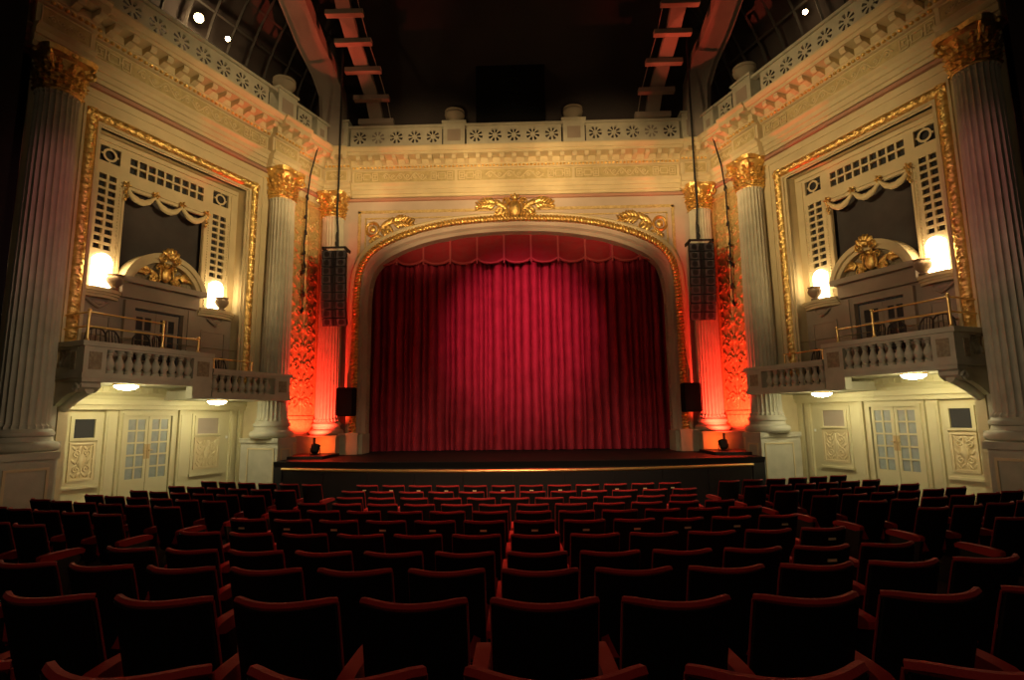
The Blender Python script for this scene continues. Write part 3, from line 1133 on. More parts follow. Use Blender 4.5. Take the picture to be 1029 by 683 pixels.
    for (a0, a1, n0, n1) in ((12.60, 13.05, .80, 1.02), (12.60, 12.82, .52, .80), (15.10, 15.63, .80, 1.03)):
        m = MB(xf)
        m.box(a0, a1, n0, n1, 1.03, 1.55)
        if a0 > 15:
            m.box(a0, a1, .80, 1.03, .54, .92)
            m.box(a0 + .02, a1 + .01, .79, 1.05, .54, .60)
        p = m.build('pier', M['stone'], b)
        m = MB(xf)
        if n1 > 1:
            m.box(a0 + .10, a1 - .10, n1, n1 + .012, 1.10, 1.48)
        else:
            m.box(a0 - .012, a0, n0 + .06, n1 - .06, 1.10, 1.48)
        build_sub(m, 'inset_panel', M['reliefbrown'], p)
    bal = [(13.18 + .205 * k, .91) for k in range(10)] + [(12.71, .12), (12.71, .27), (12.71, .42)]
    for (u, n) in bal:
        m = MB(xf)
        m.lathe([(r, 1.03 + z * .52 / .62) for r, z in BAL], u, n, 14)
        m.build('baluster', M['stone'], b, 40)
    # scroll console below the outer corner
    m = MB(xf)
    m.prism([(-.2, .86), (.95, .86), (.95, .72), (.80, .62), (.55, .60), (.30, .50), (.05, .34), (-.2, .30)], 12.64, 13.02)
    m.tube(spiral(12.6, .78, .68, .001, .1, 0, 1, n=2), .001, 3)
    p = m.build('console', M['stone'], b, 30)
    m = MB(xf)
    for x in (12.62, 13.0):
        pts = [(x, .78 + .11 * (1 - t * .8) * cos(7 * t), .69 + .11 * (1 - t * .8) * sin(7 * t)) for t in [i / 14 for i in range(15)]]
        m.tube(pts, .03, 6)
    m.tube([(12.83, .9, .66), (12.83, .6, .56), (12.83, .3, .44), (12.83, .02, .28)], .09, 8)
    build_sub(m, 'scroll', M['stone'], p, 50)

    # ---- small stepped-down balcony
    b2 = thing('stepped_balcony', f'smaller lower balcony wrapping the {W} column, next to the large balcony', 'balcony', xf(16.9, 0, .5))
    m = MB(xf)
    m.box(15.66, 18.30, -.9, .78, .55, .78)
    m.box(15.66, 18.30, .78, .95, .55, .66)
    m.box(15.66, 18.32, .72, 1.04, .54, .61)
    m.build('floor_slab', M['stone'], b2)
    m = MB(xf)
    m.box(15.66, 18.36, .78, 1.06, 1.23, 1.33)
    m.box(15.66, 18.30, .81, 1.03, 1.18, 1.23)
    m.build('handrail', M['stone'], b2)
    m = MB(xf); m.box(15.66, 18.30, .79, 1.04, .61, .71)
    m.build('plinth_rail', M['stone'], b2)
    m = MB(xf); m.box(17.72, 18.28, .80, 1.03, .71, 1.18)
    p = m.build('pier', M['stone'], b2)
    m = MB(xf); m.box(17.85, 18.15, 1.03, 1.042, .78, 1.11)
    build_sub(m, 'inset_panel', M['reliefbrown'], p)
    for k in range(9):
        m = MB(xf)
        m.lathe([(r * .95, .71 + z * .47 / .62) for r, z in BAL], 15.80 + .215 * k, .91, 14)
        m.build('baluster', M['stone'], b2, 40)

    # ---- brass safety rails
    r = thing('brass_rail', f'two-bar brass safety rail on the large {W} balcony', 'rail', xf(14.0, .92, 1.71))
    for (u, z) in ((12.68, 2.37), (14.33, 2.35), (15.27, 2.07)):
        m = MB(xf)
        m.tube([(u, .92, 1.71), (u, .92, z)], .028, 10); m.lathe([(.045, 1.71), (.045, 1.74), (.03, 1.76)], u, .92, 12)
        m.blob(u, .92, z + .01, .04, .04, .04)
        m.build('post', M['brass'], r, 50)
    for p0, p1 in (((12.68, .92, 2.34), (14.33, .92, 2.32)), ((12.68, .92, 2.03), (15.27, .92, 2.04)), ((12.68, .92, 2.34), (12.68, .05, 2.34)), ((12.68, .92, 2.03), (12.68, .05, 2.03))):
        m = MB(xf); m.tube([p0, p1], .020, 8); m.build('bar', M['brass'], r, 50)
    r = thing('brass_rail', f'low single-bar brass rail on the smaller {W} balcony', 'rail', xf(16.3, .92, 1.33))
    for u in (15.74, 16.94):
        m = MB(xf); m.tube([(u, .92, 1.33), (u, .92, 1.61)], .022, 8); m.build('post', M['brass'], r, 50)
    m = MB(xf); m.tube([(15.70, .92, 1.60), (16.98, .92, 1.60)], .02, 8); m.build('bar', M['brass'], r, 50)

    # ---- chairs in the boxes
    for k, (u, n, fa, w2) in enumerate(((13.05, .55, .5, 'at the outer corner'), (13.62, .50, -.3, 'second along'), (14.15, .55, .2, 'before the door'), (14.72, .48, -.5, 'nearest the stage'))):
        chair(xf, u, n, 1.16, fa, f'dark bentwood chair {w2} behind the brass rail, large {W} balcony', 'chairs in the boxes')
    for k, (u, n, fa, w2) in enumerate(((16.05, .45, .3, 'nearer the large balcony'), (16.65, .40, -.4, 'nearer the column'))):
        chair(xf, u, n, .78, fa, f'dark bentwood chair {w2}, smaller {W} balcony', 'chairs in the boxes')

    # ---- flush lamps under the balconies
    for (u, n, z, w2, e) in ((13.95, .30, .86, 'large', 62), (16.52, .15, .55, 'smaller', 48)):
        t = thing('ceiling_lamp', f'glaring white dome lamp under the {w2} {W} balcony', 'lamp', xf(u, n, z - .14), 'dome lamps under the balconies')
        m = MB(xf); m.lathe([(.27, z), (.27, z - .03), (.25, z - .04)], u, n, 24); m.build('rim', M['brass'], t, 40)
        m = MB(xf); m.lathe([(.25, z - .03), (.235, z - .07), (.17, z - .115), (.07, z - .135), (.005, z - .14)], u, n, 24); m.build('dome', M['dome'], t, 60)  # dome widened to stand for the lamp's glare
        L = bpy.data.lights.new('balcony lamp light', 'POINT'); L.energy = e * .42; L.color = (1, .86, .38); L.shadow_soft_size = .15
        lo = bpy.data.objects.new('balcony_lamp_light', L); C.objects.link(lo); lo.location = xf(u, n, z - .28)

    # ---- coffered lattice over the side parapet, with house spotlights
    m = MB(xf)
    def cove(i, j):
        t = j * pi / 2
        return (9 + 12.0 * i, -1.6 + 7.0 * (1 - cos(t)), 10.2 + 6.4 * sin(t))
    for i in range(17):
        m.tube([cove(i / 16, j / 12) for j in range(13)], .05, 4)
    for j in range(12):
        m.tube([cove(0, j / 11), cove(1, j / 11)], .05, 4)
    struct(m, f'trim_{14 if s < 0 else 15}', M['lattice'])
    m = MB(xf)
    m.grid(lambda i, j: (lambda c: (c[0], c[1] - .25, c[2] + .25))(cove(i, j)), 4, 12)
    struct(m, f'ceiling_{W}', M['ceiling'], 60)


side(-1)
side(1)


def un_point(s, u, n, z):
    return wall_xf(s)(u, n, z)


for s, u, n, z, r, lab, e in ((-1, 15.98, -1.0, 12.31, .13, 'bright amber ceiling spotlight above the left parapet, larger of two', 60),
                             (-1, 17.01, -1.0, 12.30, .075, 'small pale ceiling spotlight above the left parapet, nearer the stage', 8),
                             (1, 16.86, -1.0, 12.52, .075, 'small pale ceiling spotlight above the right parapet', 8)):
    t = thing('spotlight', lab, 'spotlight', un_point(s, u, n, z), 'ceiling spotlights')
    xf = wall_xf(s)
    p = un_point(s, u, n, z)
    d = (Vector((.3, 0, H)) - p).normalized()
    M3 = d.to_track_quat('Z', 'Y').to_matrix()
    q = MB(lambda a, b, c: p + M3 @ Vector((a, b, c)))
    q.lathe([(r * .5, -.30), (r * 1.05, -.24), (r * 1.15, .02), (r * 1.0, .02), (r * .98, -.02)], 0, 0, 20)
    q.build('housing', M['iron'], t, 40)
    q = MB(lambda a, b, c: p + M3 @ Vector((a, b, c)))
    q.lathe([(r * .99, -.01), (r * .6, .02), (.003, .03)], 0, 0, 20)
    q.build('lens', M['spot'], t, 60)
    L = bpy.data.lights.new('spot glow', 'POINT'); L.energy = e; L.color = (1, .66, .30); L.shadow_soft_size = .1
    lo = bpy.data.objects.new('spot_glow', L); C.objects.link(lo); lo.location = p + d * .35

# =====================================================================================================
#  PROSCENIUM
# =====================================================================================================
YP = 19.2
fs = lambda n: YP - n            # outwards from the proscenium wall is towards the house


def catmull(pts, n=6):
    out = []
    P = [pts[0]] + pts + [pts[-1]]
    for i in range(1, len(P) - 2):
        for k in range(n):
            t = k / n
            a, b, c, d = P[i - 1], P[i], P[i + 1], P[i + 2]
            out.append(tuple(.5 * (2 * b[j] + (c[j] - a[j]) * t + (2 * a[j] - 5 * b[j] + 4 * c[j] - d[j]) * t * t + (3 * b[j] - a[j] - 3 * c[j] + d[j]) * t ** 3) for j in (0, 1)))
    out.append(pts[-1])
    return out


def sym(half):
    h = catmull(half)
    full = h + [(-x, z) for x, z in h[-2::-1]]
    return full


IN = sym([(-5.36, -1.22), (-5.36, 1.5), (-5.36, 3.6), (-5.34, 4.4), (-5.22, 5.10), (-4.93, 5.55), (-4.35, 5.93), (-3.3, 6.32), (-2.0, 6.57), (-.9, 6.67), (0, 6.69)])
ROPE = sym([(-5.70, -.5), (-5.70, 1.5), (-5.70, 3.6), (-5.68, 4.4), (-5.60, 5.16), (-5.38, 5.66), (-5.05, 6.02), (-4.50, 6.33), (-3.62, 6.66), (-2.58, 6.90), (-1.52, 7.02), (0, 7.08)])
OUT = sym([(-5.98, -.5), (-5.98, 1.5), (-5.98, 3.6), (-5.96, 4.4), (-5.88, 5.22), (-5.62, 5.85), (-5.25, 6.25), (-4.62, 6.60), (-3.70, 6.92), (-2.62, 7.15), (-1.54, 7.27), (0, 7.33)])


def resample(path, n):
    L = [0]
    for a, b in zip(path, path[1:]):
        L.append(L[-1] + math.hypot(b[0] - a[0], b[1] - a[1]))
    out, j = [], 0
    for i in range(n + 1):
        t = L[-1] * i / n
        while j < len(L) - 2 and L[j + 1] < t:
            j += 1
        k = (t - L[j]) / max(1e-9, L[j + 1] - L[j])
        out.append((path[j][0] + (path[j + 1][0] - path[j][0]) * k, path[j][1] + (path[j + 1][1] - path[j][1]) * k))
    return out


def path_sweep(mb, paths_y, n):
    """skin between resampled outlines [(path, y), ...]"""
    R = [[mb.vert(x, y, z) for x, z in resample(p, n)] for p, y in paths_y]
    for a, b in zip(R, R[1:]):
        for i in range(n):
            mb.face(a[i], a[i + 1], b[i + 1], b[i])
    return R


# wall above and beside the arch
m = MB()
oi = resample(OUT, 96)
top = 9.8
ids_o = [m.vert(x, YP, z) for x, z in oi]
ids_t = []
for x, z in oi:
    if z < 5.2:
        q = (-8.2 if x < 0 else 8.2, z)
    else:
        t = (x + 5.9) / 11.8
        q = (-8.2 + 16.4 * min(1, max(0, t)), top)
    ids_t.append(m.vert(q[0], YP, q[1]))
for i in range(96):
    m.face(ids_o[i], ids_o[i + 1], ids_t[i + 1], ids_t[i])
m.box(-8.2, -5.95, YP, YP + .1, -2.4, -.4)
m.box(5.95, 8.2, YP, YP + .1, -2.4, -.4)
struct(m, 'wall_stage_arch', M['mauve'])

ar = thing('arch_surround', 'moulded proscenium arch surround with gilded rope moulding around the red curtain', 'arch', (0, YP, ZS + H))
m = MB()
path_sweep(m, [(OUT, YP), (OUT, YP - .12), ([(x * .985, z - .04) for x, z in OUT], YP - .16), ([(x * 1.015, z + .05) for x, z in ROPE], YP - .14)], 160)
m.build('outer_moulding', M['plaster'], ar, 40)
m = MB()
path_sweep(m, [([(x * 1.015, z + .05) for x, z in ROPE], YP - .14), ([(x * .985, z - .06) for x, z in ROPE], YP - .10), ([(x * 1.03, z + .16) for x, z in IN], YP - .06), ([(x * 1.02, z + .10) for x, z in IN], YP + .05)], 160)
m.build('inner_moulding', M['mauve'], ar, 40)
m = MB()
path_sweep(m, [([(x * 1.02, z + .10) for x, z in IN], YP + .05), (IN, YP + .12), (IN, YP + .62)], 160)
for i, (x, z) in enumerate(resample(IN, 150)):
    if z > ZS + .3:
        m.blob(x * 1.004, YP + .3, z + .02, .06, .11, .035, 0, 5, 4)
m.build('reveal', M['mauve'], ar, 40)
m = MB()
rp = resample(ROPE, 200)
for i, (x, z) in enumerate(rp):
    a, b = rp[max(0, i - 1)], rp[min(200, i + 1)]
    an = atan2(b[1] - a[1], b[0] - a[0])
    m.blob(x, YP - .19, z, .075, .10, .150, an + .45, 7, 5)
m.build('rope_moulding', M['gold'], ar, 60, label='gilded twisted rope moulding')
for s in (-1, 1):
    m = MB()
    lo, hi = sorted((s * 5.42, s * 6.02))
    m.box(lo, hi, YP - .55, YP + .3, ZS, -.58)
    m.box(lo - .03, hi + .03, YP - .58, YP + .3, -.58, -.5)
    lo, hi = sorted((s * 5.30, s * 5.44))
    m.box(lo, hi, YP - .35, YP + .5, ZS, -.55)
    m.build('plinth', M['stone'], ar, label=f'beige stone plinth at the {"left" if s < 0 else "right"} foot')

# raised panel mouldings over the arch
m = MB()
def strip(x0, x1, z0, z1, d=.04):
    m.box(x0, x1, YP - d, YP, z0, z1)
strip(-5.75, 5.75, 7.42, 7.52)
for s in (-1, 1):
    lo, hi = sorted((s * 5.75, s * 5.65)); strip(lo, hi, 5.3, 7.5)
    lo, hi = sorted((s * 5.45, s * 5.50)); strip(lo, hi, 6.1, 7.22)
strip(-5.5, -1.5, 7.20, 7.25); strip(1.5, 5.5, 7.20, 7.25)
m.build('panel_moulding', M['goldpaint'], ar)

# crest and spandrel ornaments
q = MB(lambda a, b, c: front_xf(a, YP - .12 - b, c))
shell_crest(q, 0, .05, 7.42, 1.15)
for k in (-1, 1):
    wing(q, k * .22, .02, 7.42, 1.15, k)
    wing(q, k * .12, .0, 7.12, .62, k)
q.build('gilded_crest', M['gold'], None, 60, label='gilded shield crest with leafy wings at the top of the stage arch', cat='crest', kind='thing')
for s in (-1, 1):
    q = MB(lambda a, b, c: front_xf(s * a, YP - .02 - b, c))
    q.grid(lambda i, j: (-5.2 + (.27 - .10 * j) * cos(2 * pi * i) + 0, .05 + .06 * sin(pi * j), 6.80 + (.30 - .12 * j) * sin(2 * pi * i)), 28, 4, wrap=True)
    q.blob(-5.2, .05, 6.80, .12, .06, .14)
    wing(q, -4.98, .02, 6.82, 1.25, 1)
    wing(q, -5.22, .02, 6.45, .35, 1)
    for k in range(5):
        q.blob(-5.28 + .05 * k, .05, 6.44 - .05 * abs(k - 2), .09, .04, .05, -1.2, 6, 4)
    q.build('spandrel_ornament', M['gold'], None, 60, label=f'gilded wreath and leaf spray in the {"left" if s < 0 else "right"} corner above the arch', cat='ornament', kind='thing')

# front columns
for s in (-1, 1):
    w = 'left' if s < 0 else 'right'
    column(front_xf, s * 6.55, YP - .35, ZS - .05, -.57, -.12, 7.1, 8.0, .40, .36, f'fluted column beside the stage arch on the {w}, behind the hanging speakers', None)
    m = MB()
    lo, hi = sorted((s * 6.02, s * 7.35))
    m.box(lo, hi, YP - .95, YP + .05, ZS - .05, -.63); m.box(lo - .04, hi + .04, YP - 1.0, YP + .05, -.63, -.57)
    struct(m, f'trim_{16 if s < 0 else 17}', M['stone'])

# front entablature
brk = [(-7.3, -5.98, .2), (5.98, 7.3, .2)]
root, _ = entablature(front_xf, -8.0, 8.0, brk, lambda x: abs(x) > 6.9, fs, 'trim_18', 'front')
frieze_run(front_xf, root, [(-5.9, -2.2, 0), (-2.1, 2.1, 0), (2.2, 5.9, 0), (-6.9, -6.1, .2), (6.1, 6.9, .2)], .12, fs)
parapet(front_xf, fs, -7.2, 7.2, .45, [(-5.98, -2.62, 5), (-1.72, 1.72, 5), (2.62, 5.98, 5)], [(-2.56, -1.78, 1.02), (1.78, 2.56, 1.02), (-7.15, -6.05, 1.15), (6.05, 7.15, 1.15)], 'cream pierced parapet with rosettes above the stage arch')
for s in (-1, 1):
    q = MB(); q.lathe(urn_prof(1.0, 10.67), s * 2.17, fs(.36), 24)
    q.build('parapet_urn', M['paraurn'], None, 45, label=f'stone urn on the {"left" if s < 0 else "right"} pedestal of the parapet over the stage', cat='urn', group='stone urns on the parapets', kind='thing')

# ceiling ribs: a broad rib and a slatted rib on each side
def rib_band(m, pts, hw, th):
    rows = []
    for i, p in enumerate(pts):
        a, b = Vector(pts[max(0, i - 1)]), Vector(pts[min(len(pts) - 1, i + 1)])
        t = (b - a).normalized()
        x = Vector((1, 0, 0)); x = (x - t * x.dot(t)).normalized()
        o = t.cross(x)
        p = Vector(p)
        rows.append([m.vert(*(p + x * hw * i1 + o * th * j1)) for i1, j1 in ((-1, -1), (1, -1), (1, 1), (-1, 1))])
    for r0, r1 in zip(rows, rows[1:]):
        for k in range(4):
            m.face(r0[k], r0[(k + 1) % 4], r1[(k + 1) % 4], r1[k])
    m.face(*rows[0]); m.face(*rows[-1][::-1])


for s in (-1, 1):
    w = 'left' if s < 0 else 'right'
    K = [(-6.62, 18.9, 9.8), (-6.60, 18.8, 11.0), (-6.60, 18.65, 11.85), (-6.78, 18.25, 12.6), (-7.05, 17.6, 13.25), (-7.22, 16.9, 13.9), (-7.45, 15.6, 14.9), (-7.3, 13.4, 15.9), (-7.2, 10, 16.6)]
    t = thing('ceiling_rib', f'broad curved ceiling rib glowing red, rising from the {w} corner of the stage wall', 'ceiling rib', (s * 6.6, 18.9, 9.8 + H))
    q = MB(lambda a, b, c: front_xf(s * a, b, c))
    rib_band(q, K, .36, .28)
    q.build('band', M['rib'], t, 30)
    q = MB(lambda a, b, c: front_xf(s * a, b, c))
    rib_band(q, [(x - .46, y + .25, z) for x, y, z in K], .10, .30)
    q.build('edge_moulding', M['rib'], t, 30)
    K2 = [(-5.02, 19.0, 9.8), (-5.02, 18.85, 10.7), (-5.12, 18.55, 11.45), (-5.32, 18.1, 12.25), (-5.52, 17.4, 13.0), (-5.62, 16.6, 13.7), (-5.6, 15.2, 14.8), (-5.5, 13, 15.9), (-5.4, 10, 16.6)]
    t = thing('slatted_rib', f'curved ladder-like ceiling rib with cross slats on the {w} above the parapet', 'ceiling rib', (s * 5.0, 19.0, 9.8 + H))
    q = MB(lambda a, b, c: front_xf(s * a, b, c))
    rib_band(q, K2, .24, .12)
    q.build('band', M['rib'], t, 30)
    cm = catmull([(p[1], p[2]) for p in K2], 8)
    cx = catmull([(p[0], p[2]) for p in K2], 8)
    dist, last = 0, None
    for (y, z), (x, _z) in zip(cm, cx):
        if last is not None:
            dist += math.hypot(y - last[0], z - last[1])
        last = (y, z)
        if dist > .80:
            dist = 0
            q = MB(lambda a, b, c: front_xf(s * a, b, c))
            q.box(x - .64, x + .64, y - .30, y - .08, z - .085, z + .085)
            q.build('slat', M['rib'], t)
    q = MB(lambda a, b, c: front_xf(s * a, b, c))
    q.tube([(p[0] + .52, p[1] - .05, p[2]) for p in K2], .018, 5)
    q.build('rod', M['rib'], t, 50)

# =====================================================================================================
#  CURTAIN AND VALANCE
# =====================================================================================================
rnd = random.Random(3)
folds = []
x = -5.9
while x < 5.9:
    w_ = rnd.choice((.13, .18, .24, .30, .36)) * rnd.uniform(.9, 1.1)
    folds.append((x, w_, w_ * rnd.uniform(.75, 1.0)))
    x += w_
def fold_y(xq):
    for (x0, w_, a) in folds:
        if x0 <= xq < x0 + w_:
            t = (xq - x0) / w_
            return -a * sin(pi * t) ** .62
    return 0.
cur = thing('stage_curtain', 'closed crimson pleated velvet curtain filling the stage arch', 'curtain', (0, 20.05, ZS + H))
for nm, x0, x1 in (('left_leaf', -5.8, .05), ('right_leaf', -.05, 5.8)):
    m = MB()
    def cfn(i, j):
        xq = x0 + (x1 - x0) * i
        z = ZS + .03 + 8.0 * j
        wob = .02 * sin(z * 1.7 + xq * 3) * (1 - j)
        return (xq + wob, 20.0 + fold_y(xq) * (1.05 - .25 * j) + (.06 if x0 < -1 else 0.), z)
    m.grid(cfn, 560, 8)
    m.build('leaf', M['velvet'], cur, 80)
val = thing('valance', 'scalloped crimson valance along the top of the stage arch', 'valance', (0, 19.7, 5.6 + H))
for k in range(11):
    x0 = -5.52 + .08 + k * 1.0
    m = MB()
    def vfn(i, j):
        xq = x0 + i
        zb = 5.78 - .20 * (1 - abs(2 * i - 1) ** 2.2)
        z = zb + (7.2 - zb) * j
        return (xq, 19.76 - .10 * sin(pi * i) * (1 - .4 * j) - .012 * sin(z * 21 + 3 * sin(pi * i)), z)
    m.grid(vfn, 16, 22)
    p = m.build('scallop', M['valance'], val, 80)
    m = MB()
    m.tube([(x0 + i / 14, 19.73 - .10 * sin(pi * i / 14), 5.79 - .20 * (1 - abs(2 * i / 14 - 1) ** 2.2)) for i in range(15)], .05, 6)
    build_sub(m, 'fringe', M['velvettrim'], p, 60)
    m = MB(); m.tube([(x0, 19.70, 5.60), (x0, 19.70, 7.1)], .035, 6)
    build_sub(m, 'braid', M['velvettrim'], p, 60)

# =====================================================================================================
#  STAGE FRONT FURNITURE
# =====================================================================================================
for s in (-1, 1):
    w = 'left' if s < 0 else 'right'
    q = MB()
    lo, hi = sorted((s * 5.85, s * 7.15))
    q.bevbox(lo, hi, 16.7, 18.2, ZS - 1.2, ZS + .09, .015)
    q.build('stage_platform', M['blackpaint'], None, label=f'low black platform at the foot of the red-lit {w} column', cat='platform', kind='thing')
    # flood light
    base = front_xf(s * 6.38, 17.45, ZS + .09)
    t = thing('floodlight', f'small black floodlight on the {w} platform shining red up the column', 'floodlight', base)
    f = lambda a, b, c, base=base: base + Vector((a, b, c))
    q = MB(f); q.box(-.12, .12, -.10, .10, 0, .02); q.tube([(-.15, 0, .01), (-.15, 0, .2)], .012, 6); q.tube([(.15, 0, .01), (.15, 0, .2)], .012, 6)
    q.build('yoke', M['iron'], t)
    q = MB(f); q.box(s * .01 - .006, s * .01 + .006, -.16, .02, .32, .53); q.box(s * .01 - .006, s * .01 + .006, -.06, 0, .18, .33)  # added flap that keeps the red flood off the curtain
    q.build('light_block_flap', M['iron'], t)
    tilt = Matrix.Rotation(radians(-28), 3, 'X')
    f2 = lambda a, b, c, base=base: base + Vector((0, 0, .18)) + tilt @ Vector((a, b, c))
    q = MB(f2); q.lathe([(.09, -.14), (.12, -.10), (.14, .12), (.13, .12), (.12, .06)], 0, 0, 20)
    q.build('can', M['iron'], t, 40)
    q = MB(f2); q.lathe([(.12, .06), (.06, .075), (.005, .08)], 0, 0, 20)
    q.build('lens', M['redlens'], t, 60)

    # line array
    ax = 6.12 if s > 0 else -6.03
    la = thing('line_array', f'hanging black line-array speaker stack in front of the {w} arch column', 'speaker', front_xf(ax, 17.8, 3.05), 'line-array speaker stacks')
    q = MB()
    q.box(ax - .40, ax + .40, 17.52, 17.58, 5.61, 5.67); q.box(ax - .40, ax + .40, 18.0, 18.06, 5.61, 5.67)
    q.box(ax - .40, ax - .35, 17.52, 18.06, 5.57, 5.67); q.box(ax + .35, ax + .40, 17.52, 18.06, 5.57, 5.67)
    q.build('flying_frame', M['iron'], la)
    z, y, ang = 5.55, 17.58, radians(-2)
    for k in range(9):
        ang += radians([1, 1, 1, 1.5, 2, 2.5, 3, 4, 4.5][k])
        R3 = Matrix.Rotation(ang, 3, 'X')
        o = Vector((ax, y, z))
        f = lambda a, b, c, o=o, R3=R3: front_xf(*(o + R3 @ Vector((a, b, c))))
        q = MB(f)
        q.prism([(-.41, 0), (.41, 0), (.30, .46), (-.30, .46)], -.272, -.005, axis=2)
        p = q.build('cabinet', M['speaker'], la)
        for xx in (-.24, .24):
            q = MB(f)
            q.box(xx - .152, xx + .152, -.016, 0, -.255, -.02)
            build_sub(q, 'grille', M['mesh'], p)
            q = MB(lambda a, b, c, f=f: f(a, c, b))
            q.lathe([(.095, -.022), (.075, -.018), (.03, -.019), (.004, -.024)], xx, -.138, 16)
            build_sub(q, 'driver', M['cone'], p, 40)
        q = MB(f); q.prism([(-.075, 0), (-.075, -.03), (-.035, -.03), (-.02, -.006), (.02, -.006), (.035, -.03), (.075, -.03), (.075, 0)], -.255, -.02, axis=2)
        build_sub(q, 'horn', M['cone'], p)
        step = R3 @ Vector((0, 0, -.285))
        y += step.y; z += step.z
    q = MB()
    q.tube([(ax - s * .05, 17.8, 5.70), (ax - s * .03, 17.8, 6.3), (ax + s * .03, 17.82, 7.0), (ax, 17.8, 8.0), (ax, 17.8, 16.9)], .035, 6)
    q.blob(ax, 17.8, 6.1, .18, .05, .05, pi / 2); q.blob(ax, 17.8, 5.85, .12, .06, .06, pi / 2)
    q.build('hanging_cable', M['cable'], None, 50, label=f'black cable dropping from the ceiling to the {w} line-array speaker', cat='cable', kind='thing')
    # second loose cable in front of the ornate panel
    xf = wall_xf(s)
    q = MB(xf)
    pts = [(19.55, .55, 9.37), (19.5, .32, 8.4), (19.45, .25, 7.4), (19.5, .22, 6.6), (19.45, .2, 5.9), (19.5, .2, 5.2)]
    q.tube(pts, .026, 6)
    for i, zz in enumerate((7.6, 6.9, 6.35, 5.6, 5.2, 4.95, 4.2, 3.6)):
        q.blob(19.5 + .02 * (-1) ** i, .2, zz, .10 + .03 * (i > 3), .06, .05, pi / 2 + .4 * (-1) ** i, 6, 4)
    q.tube([(19.5, .2, 5.2), (19.52, .18, 4.4), (19.48, .18, 3.5)], .018, 6)
    q.build('loose_cable', M['cable'], None, 50, label=f'knotted dark cable hanging before the {w} red-lit ornate panel', cat='cable', kind='thing')
    # small speaker by the arch foot
    sx = s * 5.78
    t = thing('fill_speaker', f'small black speaker mounted low beside the {w} arch moulding', 'speaker', front_xf(sx, 18.5, .05))
    q = MB(); q.bevbox(sx - .28, sx + .28, 18.3, 18.75, .06, 1.02, .03); q.build('cabinet', M['black'], t)
    q = MB(); q.box(sx - .25, sx + .25, 18.285, 18.30, .10, .98); q.build('grille', M['black'], t)
    q = MB(); q.box(sx - .05, sx + .05, 18.75, YP - .05, .4, .6); q.build('wall_bracket', M['iron'], t)

# orchestra rail
hr = thing('orchestra_rail', 'long curved brass-topped black rail in front of the stage', 'rail', front_xf(0, 12.75, -2.33))
RR, RX = 17.6, 5.76
def ry(x):
    return 12.75 + RR - sqrt(RR * RR - x * x)
m = MB()
m.tube([(-RX + 2 * RX * i / 60, ry(-RX + 2 * RX * i / 60), -1.235) for i in range(61)], .040, 8)
m.build('handrail', M['brass'], hr, 50, label='polished brass handrail')
for i in range(10):
    xa, xb = -RX + .05 + (2 * RX - .1) * i / 10, -RX + .05 + (2 * RX - .1) * (i + 1) / 10 - .02
    m = MB()
    q_ = []
    for x in (xa, (xa + xb) / 2, xb):
        q_.append([m.vert(x, ry(x) + d, z) for d, z in ((-.02, -2.36), (.03, -2.36), (.03, -1.27), (-.02, -1.27))])
    for r0, r1 in zip(q_, q_[1:]):
        for k in range(4):
            m.face(r0[k], r0[(k + 1) % 4], r1[(k + 1) % 4], r1[k])
    m.face(*q_[0]); m.face(*q_[-1][::-1])
    m.build('panel', M['blackpaint'], hr)
m = MB()
for s in (-1, 1):
    m.tube([(s * RX, ry(RX), -2.34), (s * RX, ry(RX), -1.235)], .03, 8)
m.build('end_post', M['iron'], hr)

# =====================================================================================================
#  SEATS
# =====================================================================================================
def local(x, y, z):
    return Vector((x, y, z))


SW, ST = .458, .92
def back_pt(a, t, off):
    """a -1..1 across, t 0..1 up, off forward from the rear face"""
    z = .34 + (ST - .34) * t
    corner = .010 * abs(a) ** 10 * (t > .99)
    y = .115 * a * a - .16 * (t - .5) + off
    return (a * SW / 2, y - .02, z - corner)


def slab(mb, w0, t0, t1, o0, o1, crown=0.):
    NA, NT = 12, 6
    F, B = [], []
    for i in range(NA + 1):
        a = (-1 + 2 * i / NA) * w0
        F.append([mb.vert(*back_pt(a, t0 + (t1 - t0) * j / NT, o1 + crown * sin(pi * j / NT) * (1 - (a / w0) ** 4))) for j in range(NT + 1)])
        B.append([mb.vert(*back_pt(a, t0 + (t1 - t0) * j / NT, o0)) for j in range(NT + 1)])
    for i in range(NA):
        for j in range(NT):
            mb.face(F[i][j], F[i + 1][j], F[i + 1][j + 1], F[i][j + 1])
            mb.face(B[i][j], B[i][j + 1], B[i + 1][j + 1], B[i + 1][j])
        mb.face(F[i][NT], F[i + 1][NT], B[i + 1][NT], B[i][NT])
        mb.face(F[i][0], B[i][0], B[i + 1][0], F[i + 1][0])
    for j in range(NT):
        mb.face(F[0][j], F[0][j + 1], B[0][j + 1], B[0][j])
        mb.face(F[NA][j], B[NA][j], B[NA][j + 1], F[NA][j + 1])


def mesh_of(mb, name, m, smooth=45):
    me = bpy.data.meshes.new(name)
    me.from_pydata([tuple(p) for p in mb.v], [], mb.f)
    bm = bmesh.new(); bm.from_mesh(me)
    bmesh.ops.recalc_face_normals(bm, faces=bm.faces)
    bm.to_mesh(me); bm.free()
    for p in me.polygons: p.use_smooth = True
    me.set_sharp_from_angle(angle=radians(smooth))
    me.materials.append(m)
    return me


